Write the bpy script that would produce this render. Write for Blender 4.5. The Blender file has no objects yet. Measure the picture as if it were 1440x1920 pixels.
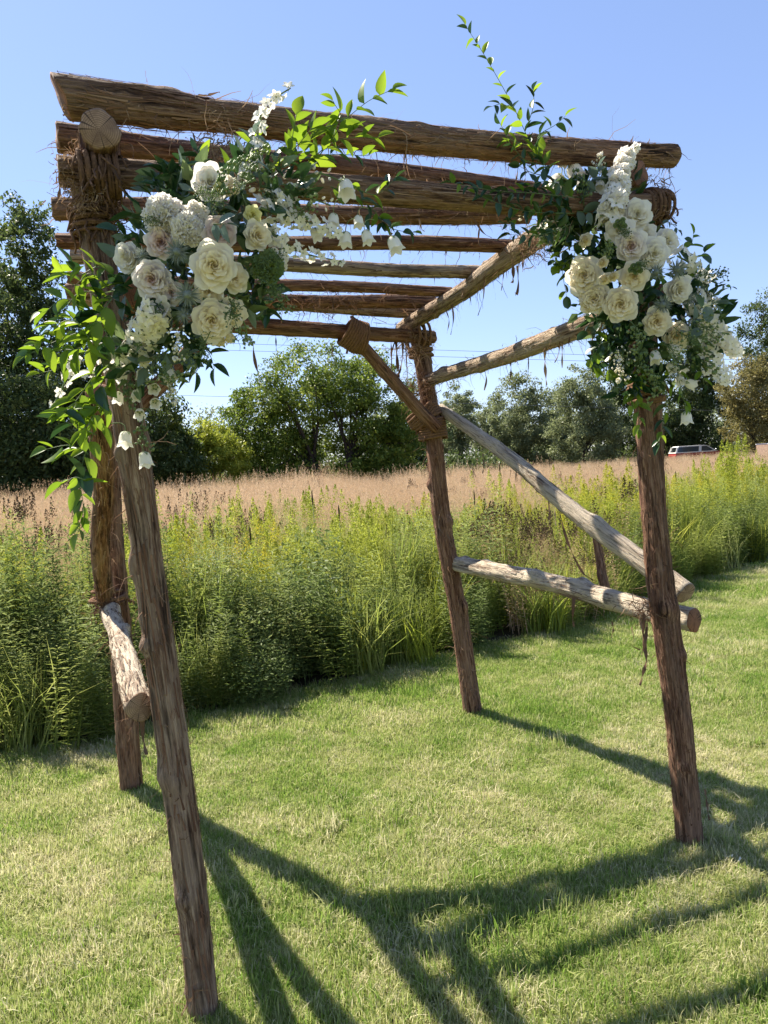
import bpy, math, random
import numpy as np
from mathutils import Vector, Matrix, Quaternion

R_ = math.radians
scene = bpy.context.scene
COL = scene.collection

# ------------------------------------------------------------------ camera
CAM_H, PITCH, ROLL, FPX = 1.6, 4.0, 3.5, 1331.0
cp, sp, cr, sr = math.cos(R_(PITCH)), math.sin(R_(PITCH)), math.cos(R_(ROLL)), math.sin(R_(ROLL))
FW = Vector((0, cp, -sp)); UP0 = Vector((0, sp, cp)); RT0 = Vector((1, 0, 0))
RT = RT0 * cr - UP0 * sr
UP = RT0 * sr + UP0 * cr
cam_data = bpy.data.cameras.new('camera')
cam_data.sensor_fit = 'VERTICAL'
cam_data.sensor_height = 34.6
cam_data.lens = FPX / 1920 * 34.6
cam_data.clip_start = 0.05
cam_data.clip_end = 2000
cam = bpy.data.objects.new('camera', cam_data)
COL.objects.link(cam)
EYE = Vector((0, 0, CAM_H))
cam.matrix_world = Matrix(((RT.x, UP.x, -FW.x, EYE.x), (RT.y, UP.y, -FW.y, EYE.y), (RT.z, UP.z, -FW.z, EYE.z), (0, 0, 0, 1)))
scene.camera = cam

# ------------------------------------------------------------------ sky, sun, exposure
SUN_EL, SUN_AZ = 51.0, -46.5          # azimuth from +Y towards +X
world = bpy.data.worlds.new('World')
scene.world = world
world.use_nodes = True
wn = world.node_tree
wn.nodes.clear()
w_out = wn.nodes.new('ShaderNodeOutputWorld')
w_bg = wn.nodes.new('ShaderNodeBackground')
w_sky = wn.nodes.new('ShaderNodeTexSky')
w_sky.sky_type = 'NISHITA'
w_sky.sun_disc = False
w_sky.sun_elevation = R_(SUN_EL)
w_sky.sun_rotation = R_(SUN_AZ)
w_sky.altitude = 0
w_sky.air_density = 1.0
w_sky.dust_density = 0.15
w_sky.ozone_density = 5.0
w_bg.inputs['Strength'].default_value = 0.14
w_gam = wn.nodes.new('ShaderNodeGamma')          # gentler contrast between zenith and horizon, as a phone shows it
w_gam.inputs['Gamma'].default_value = 0.68
w_tint = wn.nodes.new('ShaderNodeVectorMath')
w_tint.operation = 'MULTIPLY'
w_tint.inputs[1].default_value = (0.79, 0.80, 0.95)
wn.links.new(w_sky.outputs[0], w_gam.inputs['Color'])
wn.links.new(w_gam.outputs[0], w_tint.inputs[0])
wn.links.new(w_tint.outputs[0], w_bg.inputs['Color'])
wn.links.new(w_bg.outputs[0], w_out.inputs['Surface'])

sun_dir = Vector((math.sin(R_(SUN_AZ)) * math.cos(R_(SUN_EL)), math.cos(R_(SUN_AZ)) * math.cos(R_(SUN_EL)), math.sin(R_(SUN_EL))))
sun_data = bpy.data.lights.new('sun', 'SUN')
sun_data.energy = 5.0
sun_data.angle = R_(0.53)
sun_data.color = (1.0, 0.93, 0.80)
sun = bpy.data.objects.new('sun', sun_data)
sun.rotation_euler = sun_dir.to_track_quat('Z', 'Y').to_euler()
sun.location = sun_dir * 60
COL.objects.link(sun)

scene.view_settings.view_transform = 'Standard'
scene.view_settings.look = 'None'
scene.view_settings.exposure = 1.43
scene.view_settings.gamma = 1.0
scene.view_settings.use_curve_mapping = False
try:
    scene.cycles.max_bounces = 8
    scene.cycles.transparent_max_bounces = 8
    scene.cycles.diffuse_bounces = 4
    scene.cycles.transmission_bounces = 6
except Exception:
    pass

# ------------------------------------------------------------------ helpers
def ray(px, py):
    return FW + RT * ((px - 720) / FPX) - UP * ((py - 960) / FPX)

def at(px, py, y):
    """point of the place, y metres in front of the photographer, in the direction the photo shows"""
    d = ray(px, py)
    return EYE + d * (y / d.y)

def bx(px, D):
    """x of something that stands D metres away"""
    h = 867 - (px - 720) * 0.061
    return at(px, h, D).x

def tag(o, label=None, cat=None, group=None, kind=None):
    if label: o['label'] = label
    if cat: o['category'] = cat
    if group: o['group'] = group
    if kind: o['kind'] = kind
    return o

def link(o, parent=None):
    COL.objects.link(o)
    if parent is not None:
        o.parent = parent
    return o

def empty(name, loc=(0, 0, 0), label=None, cat=None, group=None):
    o = bpy.data.objects.new(name, None)
    o.location = loc
    o.empty_display_size = 0.1
    link(o)
    return tag(o, label, cat, group)

class MB:
    """collects verts and faces for one mesh"""
    def __init__(s):
        s.v = []; s.f = []; s.m = []; s.n = 0; s.uv = []; s.att = []
    def add(s, verts, faces, mi=0, att=None):
        verts = np.asarray(verts, dtype=np.float64).reshape(-1, 3)
        b = s.n
        s.v.append(verts)
        s.n += len(verts)
        for f in faces:
            s.f.append([i + b for i in f])
            s.m.append(mi)
        s.att.append(np.full(len(verts), 0.0) if att is None else np.broadcast_to(np.asarray(att, dtype=np.float64), (len(verts),)))
    def mesh(s, name, mats, smooth=True):
        me = bpy.data.meshes.new(name)
        V = np.concatenate(s.v) if s.v else np.zeros((0, 3))
        return fill(me, V, s.f, s.m, mats, smooth, np.concatenate(s.att) if s.att else None)
    def obj(s, name, mats, parent=None, smooth=True):
        return link(bpy.data.objects.new(name, s.mesh(name, mats, smooth)), parent)

def fill(me, V, F, M, mats, smooth=True, att=None):
    me.vertices.add(len(V))
    me.vertices.foreach_set('co', np.asarray(V, dtype=np.float32).ravel())
    if isinstance(F, np.ndarray):
        k = F.shape[1]
        ls = np.arange(len(F)) * k
        tot = np.full(len(F), k)
        idx = F.ravel()
    else:
        tot = np.array([len(f) for f in F], dtype=np.int32)
        ls = np.concatenate(([0], np.cumsum(tot)[:-1])) if len(tot) else np.zeros(0, int)
        idx = np.fromiter((i for f in F for i in f), dtype=np.int32)
    me.loops.add(len(idx))
    me.loops.foreach_set('vertex_index', idx.astype(np.int32))
    me.polygons.add(len(tot))
    me.polygons.foreach_set('loop_start', ls.astype(np.int32))
    me.polygons.foreach_set('loop_total', tot.astype(np.int32))
    if M is not None:
        me.polygons.foreach_set('material_index', np.asarray(M, dtype=np.int32))
    me.polygons.foreach_set('use_smooth', np.full(len(tot), bool(smooth)))
    for m in (mats if isinstance(mats, (list, tuple)) else [mats]):
        me.materials.append(m)
    if att is not None:
        a = me.attributes.new('tone', 'FLOAT', 'POINT')
        a.data.foreach_set('value', np.asarray(att, dtype=np.float32))
    me.update(calc_edges=True)
    return me

def np_obj(name, V, F, mats, parent=None, smooth=False, att=None, M=None):
    me = fill(bpy.data.meshes.new(name), V, F, M, mats, smooth, att)
    return link(bpy.data.objects.new(name, me), parent)

def hash01(i, j, seed):
    x = np.sin(i * 127.1 + j * 311.7 + seed * 74.7) * 43758.5453
    return x - np.floor(x)

def vnoise(u, v, pu, seed):
    """value noise, periodic in u with integer period pu, result -1..1"""
    iu, iv = np.floor(u), np.floor(v)
    fu, fv = u - iu, v - iv
    fu = fu * fu * (3 - 2 * fu); fv = fv * fv * (3 - 2 * fv)
    a = hash01(np.mod(iu, pu), iv, seed); b = hash01(np.mod(iu + 1, pu), iv, seed)
    c = hash01(np.mod(iu, pu), iv + 1, seed); d = hash01(np.mod(iu + 1, pu), iv + 1, seed)
    return (a * (1 - fu) * (1 - fv) + b * fu * (1 - fv) + c * (1 - fu) * fv + d * fu * fv) * 2 - 1

def frame_z(d, hint=None):
    d = Vector(d).normalized()
    h = Vector(hint) if hint is not None else Vector((0, 0, 1))
    if abs(d.dot(h.normalized())) > 0.97:
        h = Vector((0, 1, 0))
    x = h.cross(d).normalized()
    y = d.cross(x).normalized()
    return x, y, d

def tube(mb, pts, rad, seg=6, mi=0, att=0.0, cap=True, twist=0.0, lobes=0, lob_amp=0.0):
    pts = [Vector(p) for p in pts]
    n = len(pts)
    rads = rad if hasattr(rad, '__len__') else [rad] * n
    prev = None
    V = []
    s = 0.0
    for i, p in enumerate(pts):
        t = (pts[min(i + 1, n - 1)] - pts[max(i - 1, 0)])
        if t.length < 1e-9: t = Vector((0, 0, 1))
        t.normalize()
        if prev is None:
            x, y, _ = frame_z(t)
        else:
            x = (prev - t * prev.dot(t))
            x = x.normalized() if x.length > 1e-6 else frame_z(t)[0]
            y = t.cross(x)
        prev = x
        if i: s += (p - pts[i - 1]).length
        for k in range(seg):
            a = 2 * math.pi * k / seg
            r = rads[i]
            if lobes:
                r *= 1 + lob_amp * math.cos(lobes * a + twist * s)
            q = p + (x * math.cos(a) + y * math.sin(a)) * r
            V.append(q)
    F = [[i * seg + k, i * seg + (k + 1) % seg, (i + 1) * seg + (k + 1) % seg, (i + 1) * seg + k] for i in range(n - 1) for k in range(seg)]
    if cap:
        F.append([k for k in range(seg)][::-1]); F.append([(n - 1) * seg + k for k in range(seg)])
    mb.add(V, F, mi, att)

def smooth_path(pts, n):
    """Catmull-Rom through the given points"""
    P = [Vector(p) for p in pts]
    if len(P) == 2:
        return [P[0].lerp(P[1], i / (n - 1)) for i in range(n)]
    P = [P[0] * 2 - P[1]] + P + [P[-1] * 2 - P[-2]]
    m = len(P) - 3
    out = []
    for i in range(n):
        u = i / (n - 1) * m
        k = min(int(u), m - 1); t = u - k
        a, b, c, d = P[k:k + 4]
        out.append(0.5 * ((2 * b) + (c - a) * t + (2 * a - 5 * b + 4 * c - d) * t * t + (3 * b - a - 3 * c + d) * t ** 3))
    return out

# ------------------------------------------------------------------ materials
def new_mat(name):
    m = bpy.data.materials.new(name)
    m.use_nodes = True
    nt = m.node_tree
    nt.nodes.clear()
    return m, nt, nt.nodes.new('ShaderNodeOutputMaterial')

def N(nt, t, **kw):
    n = nt.nodes.new(t)
    for k, v in kw.items():
        if k in n.inputs.keys() if isinstance(k, str) else False:
            n.inputs[k].default_value = v
        else:
            setattr(n, k, v)
    return n

def ramp(nt, stops, fac=None):
    r = nt.nodes.new('ShaderNodeValToRGB')
    e = r.color_ramp.elements
    while len(e) < len(stops): e.new(0.5)
    for el, (p, c) in zip(e, stops):
        el.position = p; el.color = (*c, 1)
    if fac is not None: nt.links.new(fac, r.inputs[0])
    return r

def mixc(nt, a, b, fac, mode='MIX'):
    m = nt.nodes.new('ShaderNodeMix')
    m.data_type = 'RGBA'; m.blend_type = mode
    for s, v in ((6, a), (7, b), (0, fac)):
        if isinstance(v, (int, float)): m.inputs[s].default_value = v
        elif isinstance(v, tuple): m.inputs[s].default_value = (*v, 1) if len(v) == 3 else v
        else: nt.links.new(v, m.inputs[s])
    return m.outputs[2]

def noise_tex(nt, vec, scale, detail=4, rough=0.6, mapping=None):
    if mapping is not None:
        mp = nt.nodes.new('ShaderNodeMapping')
        mp.inputs['Scale'].default_value = mapping
        nt.links.new(vec, mp.inputs['Vector'])
        vec = mp.outputs[0]
    n = nt.nodes.new('ShaderNodeTexNoise')
    n.inputs['Scale'].default_value = scale
    n.inputs['Detail'].default_value = detail
    n.inputs['Roughness'].default_value = rough
    nt.links.new(vec, n.inputs['Vector'])
    return n.outputs[0]

def bark_mat(name, dark, mid, light, patch=0.5, pale=None):
    m, nt, out = new_mat(name)
    tc = N(nt, 'ShaderNodeTexCoord')
    oi = N(nt, 'ShaderNodeObjectInfo')
    off = nt.nodes.new('ShaderNodeVectorMath'); off.operation = 'ADD'
    sc = nt.nodes.new('ShaderNodeVectorMath'); sc.operation = 'SCALE'
    cmb = N(nt, 'ShaderNodeCombineXYZ')
    nt.links.new(oi.outputs['Random'], cmb.inputs[2])
    nt.links.new(cmb.outputs[0], sc.inputs[0]); sc.inputs['Scale'].default_value = 37.0
    nt.links.new(tc.outputs['Object'], off.inputs[0]); nt.links.new(sc.outputs[0], off.inputs[1])
    v = off.outputs[0]
    fib = noise_tex(nt, v, 1.0, 6, 0.75, (120, 120, 6.0))
    fib2 = noise_tex(nt, v, 1.0, 5, 0.65, (46, 46, 3.4))
    blot = noise_tex(nt, v, 14.0, 5, 0.7, (1, 1, 0.22))
    base = ramp(nt, [(0.38, tuple(c * .35 for c in dark)), (0.455, dark), (0.525, mid), (0.60, light), (0.68, tuple(min(.9, c * 1.35) for c in light))], fib).outputs[0]
    b2 = ramp(nt, [(0.38, tuple(c * 0.4 for c in dark)), (0.52, mid), (0.68, light)], fib2).outputs[0]
    c = mixc(nt, base, b2, 0.27)
    if pale is not None:
        pf = ramp(nt, [(0.50 - patch * 0.2, (0, 0, 0)), (0.60 - patch * 0.2, (1, 1, 1))], blot)
        pl = mixc(nt, c, pale, 0.62 if patch > .5 else 0.5)
        c = mixc(nt, c, pl, pf.outputs[0])
    gr = ramp(nt, [(0.36, (.18, .16, .15)), (0.46, (1, 1, 1))], fib2).outputs[0]
    c = mixc(nt, c, gr, 0.75, 'MULTIPLY')
    bs = N(nt, 'ShaderNodeBsdfPrincipled')
    nt.links.new(c, bs.inputs['Base Color'])
    bs.inputs['Roughness'].default_value = 0.85
    bs.inputs['Specular IOR Level'].default_value = 0.2
    mx = nt.nodes.new('ShaderNodeMath'); mx.operation = 'ADD'
    nt.links.new(fib, mx.inputs[0]); nt.links.new(fib2, mx.inputs[1])
    bp = N(nt, 'ShaderNodeBump')
    bp.inputs['Strength'].default_value = 1.0
    bp.inputs['Distance'].default_value = 0.02
    nt.links.new(mx.outputs[0], bp.inputs['Height'])
    nt.links.new(bp.outputs[0], bs.inputs['Normal'])
    nt.links.new(bs.outputs[0], out.inputs[0])
    return m

M = {}
M['bark_post'] = bark_mat('bark_post', (.13, .068, .044), (.32, .192, .126), (.54, .39, .28), 0.3, (.43, .31, .225))
M['bark_red'] = bark_mat('bark_red', (.085, .034, .018), (.27, .125, .067), (.48, .285, .17), 0.1, (.36, .23, .15))
M['bark_dark'] = bark_mat('bark_dark', (.085, .037, .022), (.26, .128, .078), (.46, .285, .18), 0.1, (.33, .21, .145))
M['bark_beam'] = bark_mat('bark_beam', (.080, .036, .021), (.245, .128, .074), (.45, .295, .19), 0.25, (.37, .235, .155))
M['bark_pale'] = bark_mat('bark_pale', (.16, .09, .055), (.42, .30, .20), (.66, .52, .37), 0.60, (.78, .67, .51))
M['bark_rail'] = bark_mat('bark_rail', (.12, .060, .036), (.37, .24, .15), (.60, .46, .32), 0.4, (.60, .48, .35))

def endgrain_mat(name, a, b, dk):
    m, nt, out = new_mat(name)
    tc = N(nt, 'ShaderNodeTexCoord')
    mp = N(nt, 'ShaderNodeMapping'); mp.inputs['Scale'].default_value = (1, 1, 0)
    nt.links.new(tc.outputs['Object'], mp.inputs[0])
    w = N(nt, 'ShaderNodeTexWave'); w.wave_type = 'RINGS'; w.rings_direction = 'Z'
    w.inputs['Scale'].default_value = 60; w.inputs['Distortion'].default_value = 2.5; w.inputs['Detail'].default_value = 3
    w.inputs['Detail Scale'].default_value = 1.5
    nt.links.new(mp.outputs[0], w.inputs[0])
    nz = noise_tex(nt, tc.outputs['Object'], 18, 5, 0.65)
    c = mixc(nt, a, b, w.outputs['Fac'])
    r = ramp(nt, [(0.35, (0, 0, 0)), (0.65, (1, 1, 1))], nz)
    c = mixc(nt, c, dk, r.outputs[0])
    gr = N(nt, 'ShaderNodeTexGradient'); gr.gradient_type = 'RADIAL'
    nt.links.new(tc.outputs['Object'], gr.inputs[0])
    n1 = N(nt, 'ShaderNodeTexNoise'); n1.noise_dimensions = '1D'
    n1.inputs['Scale'].default_value = 26; n1.inputs['Detail'].default_value = 4
    nt.links.new(gr.outputs['Fac'], n1.inputs['W'])
    ck = ramp(nt, [(0.36, (.15, .12, .10)), (0.41, (1, 1, 1))], n1.outputs[0])
    c = mixc(nt, c, ck.outputs[0], 0.85, 'MULTIPLY')
    bs = N(nt, 'ShaderNodeBsdfPrincipled'); bs.inputs['Roughness'].default_value = 0.9
    nt.links.new(c, bs.inputs['Base Color'])
    bp = N(nt, 'ShaderNodeBump'); bp.inputs['Strength'].default_value = 0.5; bp.inputs['Distance'].default_value = 0.004
    nt.links.new(nz, bp.inputs['Height']); nt.links.new(bp.outputs[0], bs.inputs['Normal'])
    nt.links.new(bs.outputs[0], out.inputs[0])
    return m

M['end_grain'] = endgrain_mat('end_grain', (.44, .30, .19), (.24, .15, .09), (.17, .10, .06))
M['end_dark'] = endgrain_mat('end_dark', (.42, .27, .17), (.22, .125, .07), (.16, .09, .055))
M['end_red'] = endgrain_mat('end_red', (.34, .15, .08), (.18, .075, .04), (.12, .06, .035))

def leafy(name, stops, trans=0.45, rough=0.45, spec=0.35, noise=None, objrand=True, tcol=None, tone=True, sat=None):
    """thin leaf/petal material: colour by the 'tone' attribute and object random, translucent"""
    m, nt, out = new_mat(name)
    at_ = N(nt, 'ShaderNodeAttribute'); at_.attribute_name = 'tone'
    f = at_.outputs['Fac']
    if objrand:
        oi = N(nt, 'ShaderNodeObjectInfo')
        mm = nt.nodes.new('ShaderNodeMath'); mm.operation = 'MULTIPLY_ADD'
        nt.links.new(oi.outputs['Random'], mm.inputs[0]); mm.inputs[1].default_value = 0.5
        hf = nt.nodes.new('ShaderNodeMath'); hf.operation = 'MULTIPLY'; hf.inputs[1].default_value = 0.5
        nt.links.new(f, hf.inputs[0]); nt.links.new(hf.outputs[0], mm.inputs[2])
        f = mm.outputs[0]
    if noise is not None:
        ge = N(nt, 'ShaderNodeNewGeometry')
        nz = noise_tex(nt, ge.outputs['Position'], noise[0], 4, 0.6)
        ma = nt.nodes.new('ShaderNodeMath'); ma.operation = 'MULTIPLY_ADD'
        nt.links.new(nz, ma.inputs[0]); ma.inputs[1].default_value = noise[1]
        sb = nt.nodes.new('ShaderNodeMath'); sb.operation = 'ADD'; sb.inputs[1].default_value = -noise[1] * 0.5
        nt.links.new(f, sb.inputs[0]); nt.links.new(sb.outputs[0], ma.inputs[2])
        f = ma.outputs[0]
    c = ramp(nt, stops, f).outputs[0]
    bs = N(nt, 'ShaderNodeBsdfPrincipled')
    nt.links.new(c, bs.inputs['Base Color'])
    bs.inputs['Roughness'].default_value = rough
    bs.inputs['Specular IOR Level'].default_value = spec
    tr = N(nt, 'ShaderNodeBsdfTranslucent')
    if tcol is not None:
        tcm = mixc(nt, c, tcol, 1.0, 'MULTIPLY')
        nt.links.new(tcm, tr.inputs[0])
    else:
        nt.links.new(c, tr.inputs[0])
    mx = N(nt, 'ShaderNodeMixShader'); mx.inputs[0].default_value = trans
    nt.links.new(bs.outputs[0], mx.inputs[1]); nt.links.new(tr.outputs[0], mx.inputs[2])
    nt.links.new(mx.outputs[0], out.inputs[0])
    return m

M['lawn_blade'] = leafy('lawn_blade', [(0.0, (.12, .215, .028)), (0.30, (.215, .33, .055)), (0.56, (.39, .42, .14)), (0.88, (.69, .62, .40))], 0.5, 0.5, 0.2, noise=(0.9, 1.1))
M['meadow_green'] = leafy('meadow_green', [(0.0, (.115, .17, .028)), (0.5, (.225, .28, .055)), (1.0, (.40, .42, .125))], 0.5, 0.55, 0.15)
M['meadow_lime'] = leafy('meadow_lime', [(0.0, (.19, .24, .026)), (0.5, (.35, .39, .050)), (1.0, (.54, .53, .10))], 0.5, 0.55, 0.15)
M['meadow_yellow'] = leafy('meadow_yellow', [(0.0, (.33, .34, .035)), (0.6, (.47, .43, .05)), (1.0, (.60, .50, .06))], 0.4, 0.7, 0.1)
M['meadow_tan'] = leafy('meadow_tan', [(0.0, (.37, .25, .135)), (0.5, (.60, .43, .265)), (1.0, (.78, .61, .42))], 0.4, 0.7, 0.1)
M['meadow_dark'] = leafy('meadow_dark', [(0.0, (.085, .125, .034)), (0.5, (.17, .22, .062)), (1.0, (.33, .37, .14))], 0.45, 0.55, 0.18)
M['meadow_white'] = leafy('meadow_white', [(0.0, (.36, .42, .26)), (1.0, (.62, .66, .50))], 0.4, 0.7, 0.1)
M['seed_brown'] = leafy('seed_brown', [(0.0, (.05, .035, .02)), (1.0, (.12, .08, .045))], 0.1, 0.8, 0.1)

M['vine_leaf'] = leafy('vine_leaf', [(0.0, (.055, .115, .016)), (0.5, (.12, .21, .026)), (1.0, (.21, .31, .040))], 0.55, 0.42, 0.4, tcol=(1.8, 1.55, 0.8))
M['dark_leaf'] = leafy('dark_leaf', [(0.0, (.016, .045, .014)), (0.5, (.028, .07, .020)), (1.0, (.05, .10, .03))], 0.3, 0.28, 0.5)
M['grey_leaf'] = leafy('grey_leaf', [(0.0, (.10, .15, .12)), (1.0, (.19, .25, .20))], 0.3, 0.45, 0.3)
M['bud_green'] = leafy('bud_green', [(0.0, (.16, .24, .08)), (1.0, (.36, .42, .20))], 0.4, 0.5, 0.3)
M['filler_green'] = leafy('filler_green', [(0.0, (.10, .16, .06)), (1.0, (.22, .28, .12))], 0.35, 0.6, 0.2)
M['petal_cream'] = leafy('petal_cream', [(0.0, (.94, .87, .73)), (0.42, (.93, .84, .63)), (1.0, (.84, .70, .42))], 0.45, 0.6, 0.15, objrand=False)
M['petal_white'] = leafy('petal_white', [(0.0, (.93, .88, .81)), (0.5, (.92, .87, .76)), (1.0, (.84, .77, .52))], 0.42, 0.6, 0.15, objrand=False)
M['petal_blush'] = leafy('petal_blush', [(0.0, (.82, .73, .68)), (0.35, (.79, .64, .58)), (0.8, (.58, .35, .29))], 0.35, 0.6, 0.15, objrand=False)
M['petal_palepink'] = leafy('petal_palepink', [(0.0, (.88, .82, .75)), (0.40, (.86, .77, .70)), (0.8, (.70, .48, .41))], 0.35, 0.6, 0.15, objrand=False)
M['petal_yellow'] = leafy('petal_yellow', [(0.0, (.86, .82, .46)), (0.6, (.84, .78, .36)), (1.0, (.70, .60, .10))], 0.35, 0.6, 0.15, objrand=False)
M['thistle'] = leafy('thistle', [(0.0, (.15, .18, .15)), (1.0, (.30, .33, .29))], 0.2, 0.6, 0.2, objrand=False)

def plain(name, col, rough=0.7, spec=0.3, metal=0.0, noise=0.0, nscale=20):
    m, nt, out = new_mat(name)
    bs = N(nt, 'ShaderNodeBsdfPrincipled')
    bs.inputs['Roughness'].default_value = rough
    bs.inputs['Specular IOR Level'].default_value = spec
    bs.inputs['Metallic'].default_value = metal
    if noise:
        tc = N(nt, 'ShaderNodeTexCoord')
        nz = noise_tex(nt, tc.outputs['Object'], nscale, 4, 0.6)
        r = ramp(nt, [(0.3, tuple(c * (1 - noise) for c in col)), (0.7, tuple(min(1, c * (1 + noise)) for c in col))], nz)
        nt.links.new(r.outputs[0], bs.inputs['Base Color'])
    else:
        bs.inputs['Base Color'].default_value = (*col, 1)
    nt.links.new(bs.outputs[0], out.inputs[0])
    return m

M['rope'] = plain('rope', (.17, .095, .055), 0.9, 0.1, 0, 0.35, 120)
M['rope_worn'] = plain('rope_worn', (.135, .075, .046), 0.95, 0.05, 0, 0.5, 90)
M['strip'] = leafy('strip', [(0.0, (.07, .04, .026)), (0.5, (.15, .09, .06)), (1.0, (.30, .22, .15))], 0.15, 0.85, 0.1)
M['fibre'] = leafy('fibre', [(0.0, (.09, .045, .028)), (0.5, (.22, .13, .08)), (1.0, (.46, .33, .22))], 0.3, 0.85, 0.1)
M['flake'] = leafy('flake', [(0.0, (.075, .034, .021)), (0.55, (.21, .112, .069)), (1.0, (.36, .235, .155))], 0.05, 0.85, 0.1)
M['flake_pale'] = leafy('flake_pale', [(0.0, (.07, .045, .03)), (0.4, (.20, .14, .10)), (1.0, (.52, .44, .35))], 0.05, 0.85, 0.1)
M['stem'] = plain('stem', (.11, .16, .06), 0.6, 0.3, 0, 0.25, 60)
M['trunk'] = plain('trunk', (.060, .047, .038), 0.95, 0.1, 0, 0.4, 6)
M['soil'] = plain('soil', (.060, .052, .030), 0.95, 0.1, 0, 0.4, 1.5)

def tree_leaf(name, a, b, c, trans=0.45):
    return leafy(name, [(0.0, a), (0.5, b), (1.0, c)], trans, 0.5, 0.3, objrand=False, noise=(0.35, 0.35))
M['tl_dark'] = tree_leaf('tl_dark', (.040, .062, .018), (.075, .108, .030), (.18, .22, .06))
M['tl_mid'] = tree_leaf('tl_mid', (.06, .10, .015), (.145, .205, .030), (.33, .37, .06), .45)
M['tl_yellow'] = tree_leaf('tl_yellow', (.17, .21, .026), (.30, .34, .042), (.47, .48, .075), .5)
M['tl_grey'] = tree_leaf('tl_grey', (.12, .145, .060), (.19, .22, .10), (.32, .35, .175))
M['tl_olive'] = tree_leaf('tl_olive', (.11, .105, .034), (.21, .185, .062), (.34, .285, .105))

def lawn_mat():
    m, nt, out = new_mat('lawn_soil')
    ge = N(nt, 'ShaderNodeNewGeometry')
    n1 = noise_tex(nt, ge.outputs['Position'], 0.9, 4, 0.6)
    n2 = noise_tex(nt, ge.outputs['Position'], 60, 5, 0.7)
    a = ramp(nt, [(0.35, (.13, .20, .03)), (0.5, (.24, .29, .07)), (0.68, (.38, .35, .16))], n1).outputs[0]
    b = ramp(nt, [(0.3, (.06, .07, .02)), (0.7, (.26, .28, .10))], n2).outputs[0]
    bs = N(nt, 'ShaderNodeBsdfPrincipled'); bs.inputs['Roughness'].default_value = 0.95; bs.inputs['Specular IOR Level'].default_value = 0.1
    nt.links.new(mixc(nt, a, b, 0.5), bs.inputs['Base Color'])
    bp = N(nt, 'ShaderNodeBump'); bp.inputs['Strength'].default_value = 0.8; bp.inputs['Distance'].default_value = 0.03
    nt.links.new(n2, bp.inputs['Height']); nt.links.new(bp.outputs[0], bs.inputs['Normal'])
    nt.links.new(bs.outputs[0], out.inputs[0])
    return m
M['lawn_soil'] = lawn_mat()

# ------------------------------------------------------------------ ground
EDGE = [(-60, -2.0), (-14.0, 1.6), (-6.0, 3.3), (-2.4, 4.12), (-1.73, 4.30), (-1.3, 4.60), (-0.68, 4.97), (0.18, 5.50), (0.69, 5.86), (1.28, 6.15), (1.96, 6.60), (3.37, 7.95), (4.91, 9.10), (8.5, 11.8), (18, 18.5), (60, 40)]
EX = np.array([e[0] for e in EDGE]); EY = np.array([e[1] for e in EDGE])
def edge_y(x):
    return np.interp(x, EX, EY)

def ground():
    def sheet(name, pts, z, mat):
        me = bpy.data.meshes.new(name)
        me.from_pydata([(x, y, z) for x, y in pts], [], [list(range(len(pts)))])
        me.materials.append(mat)
        return tag(link(bpy.data.objects.new(name, me)), kind='structure')
    sheet('meadow_ground', [(-600, -300), (600, -300), (600, 900), (-600, 900)], -0.006, M['soil'])
    sheet('lawn', [(-60, -40), (60, -40)] + EDGE[::-1], 0.0, M['lawn_soil'])
ground()

# ------------------------------------------------------------------ the arbor
RNG = random.Random(11)
ARBOR_LOC = Vector((-0.10, 3.15, 0))
arbor = empty('wooden_arbor', ARBOR_LOC, 'rustic square arbor of lashed cedar logs standing on the lawn', 'arbor')

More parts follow.
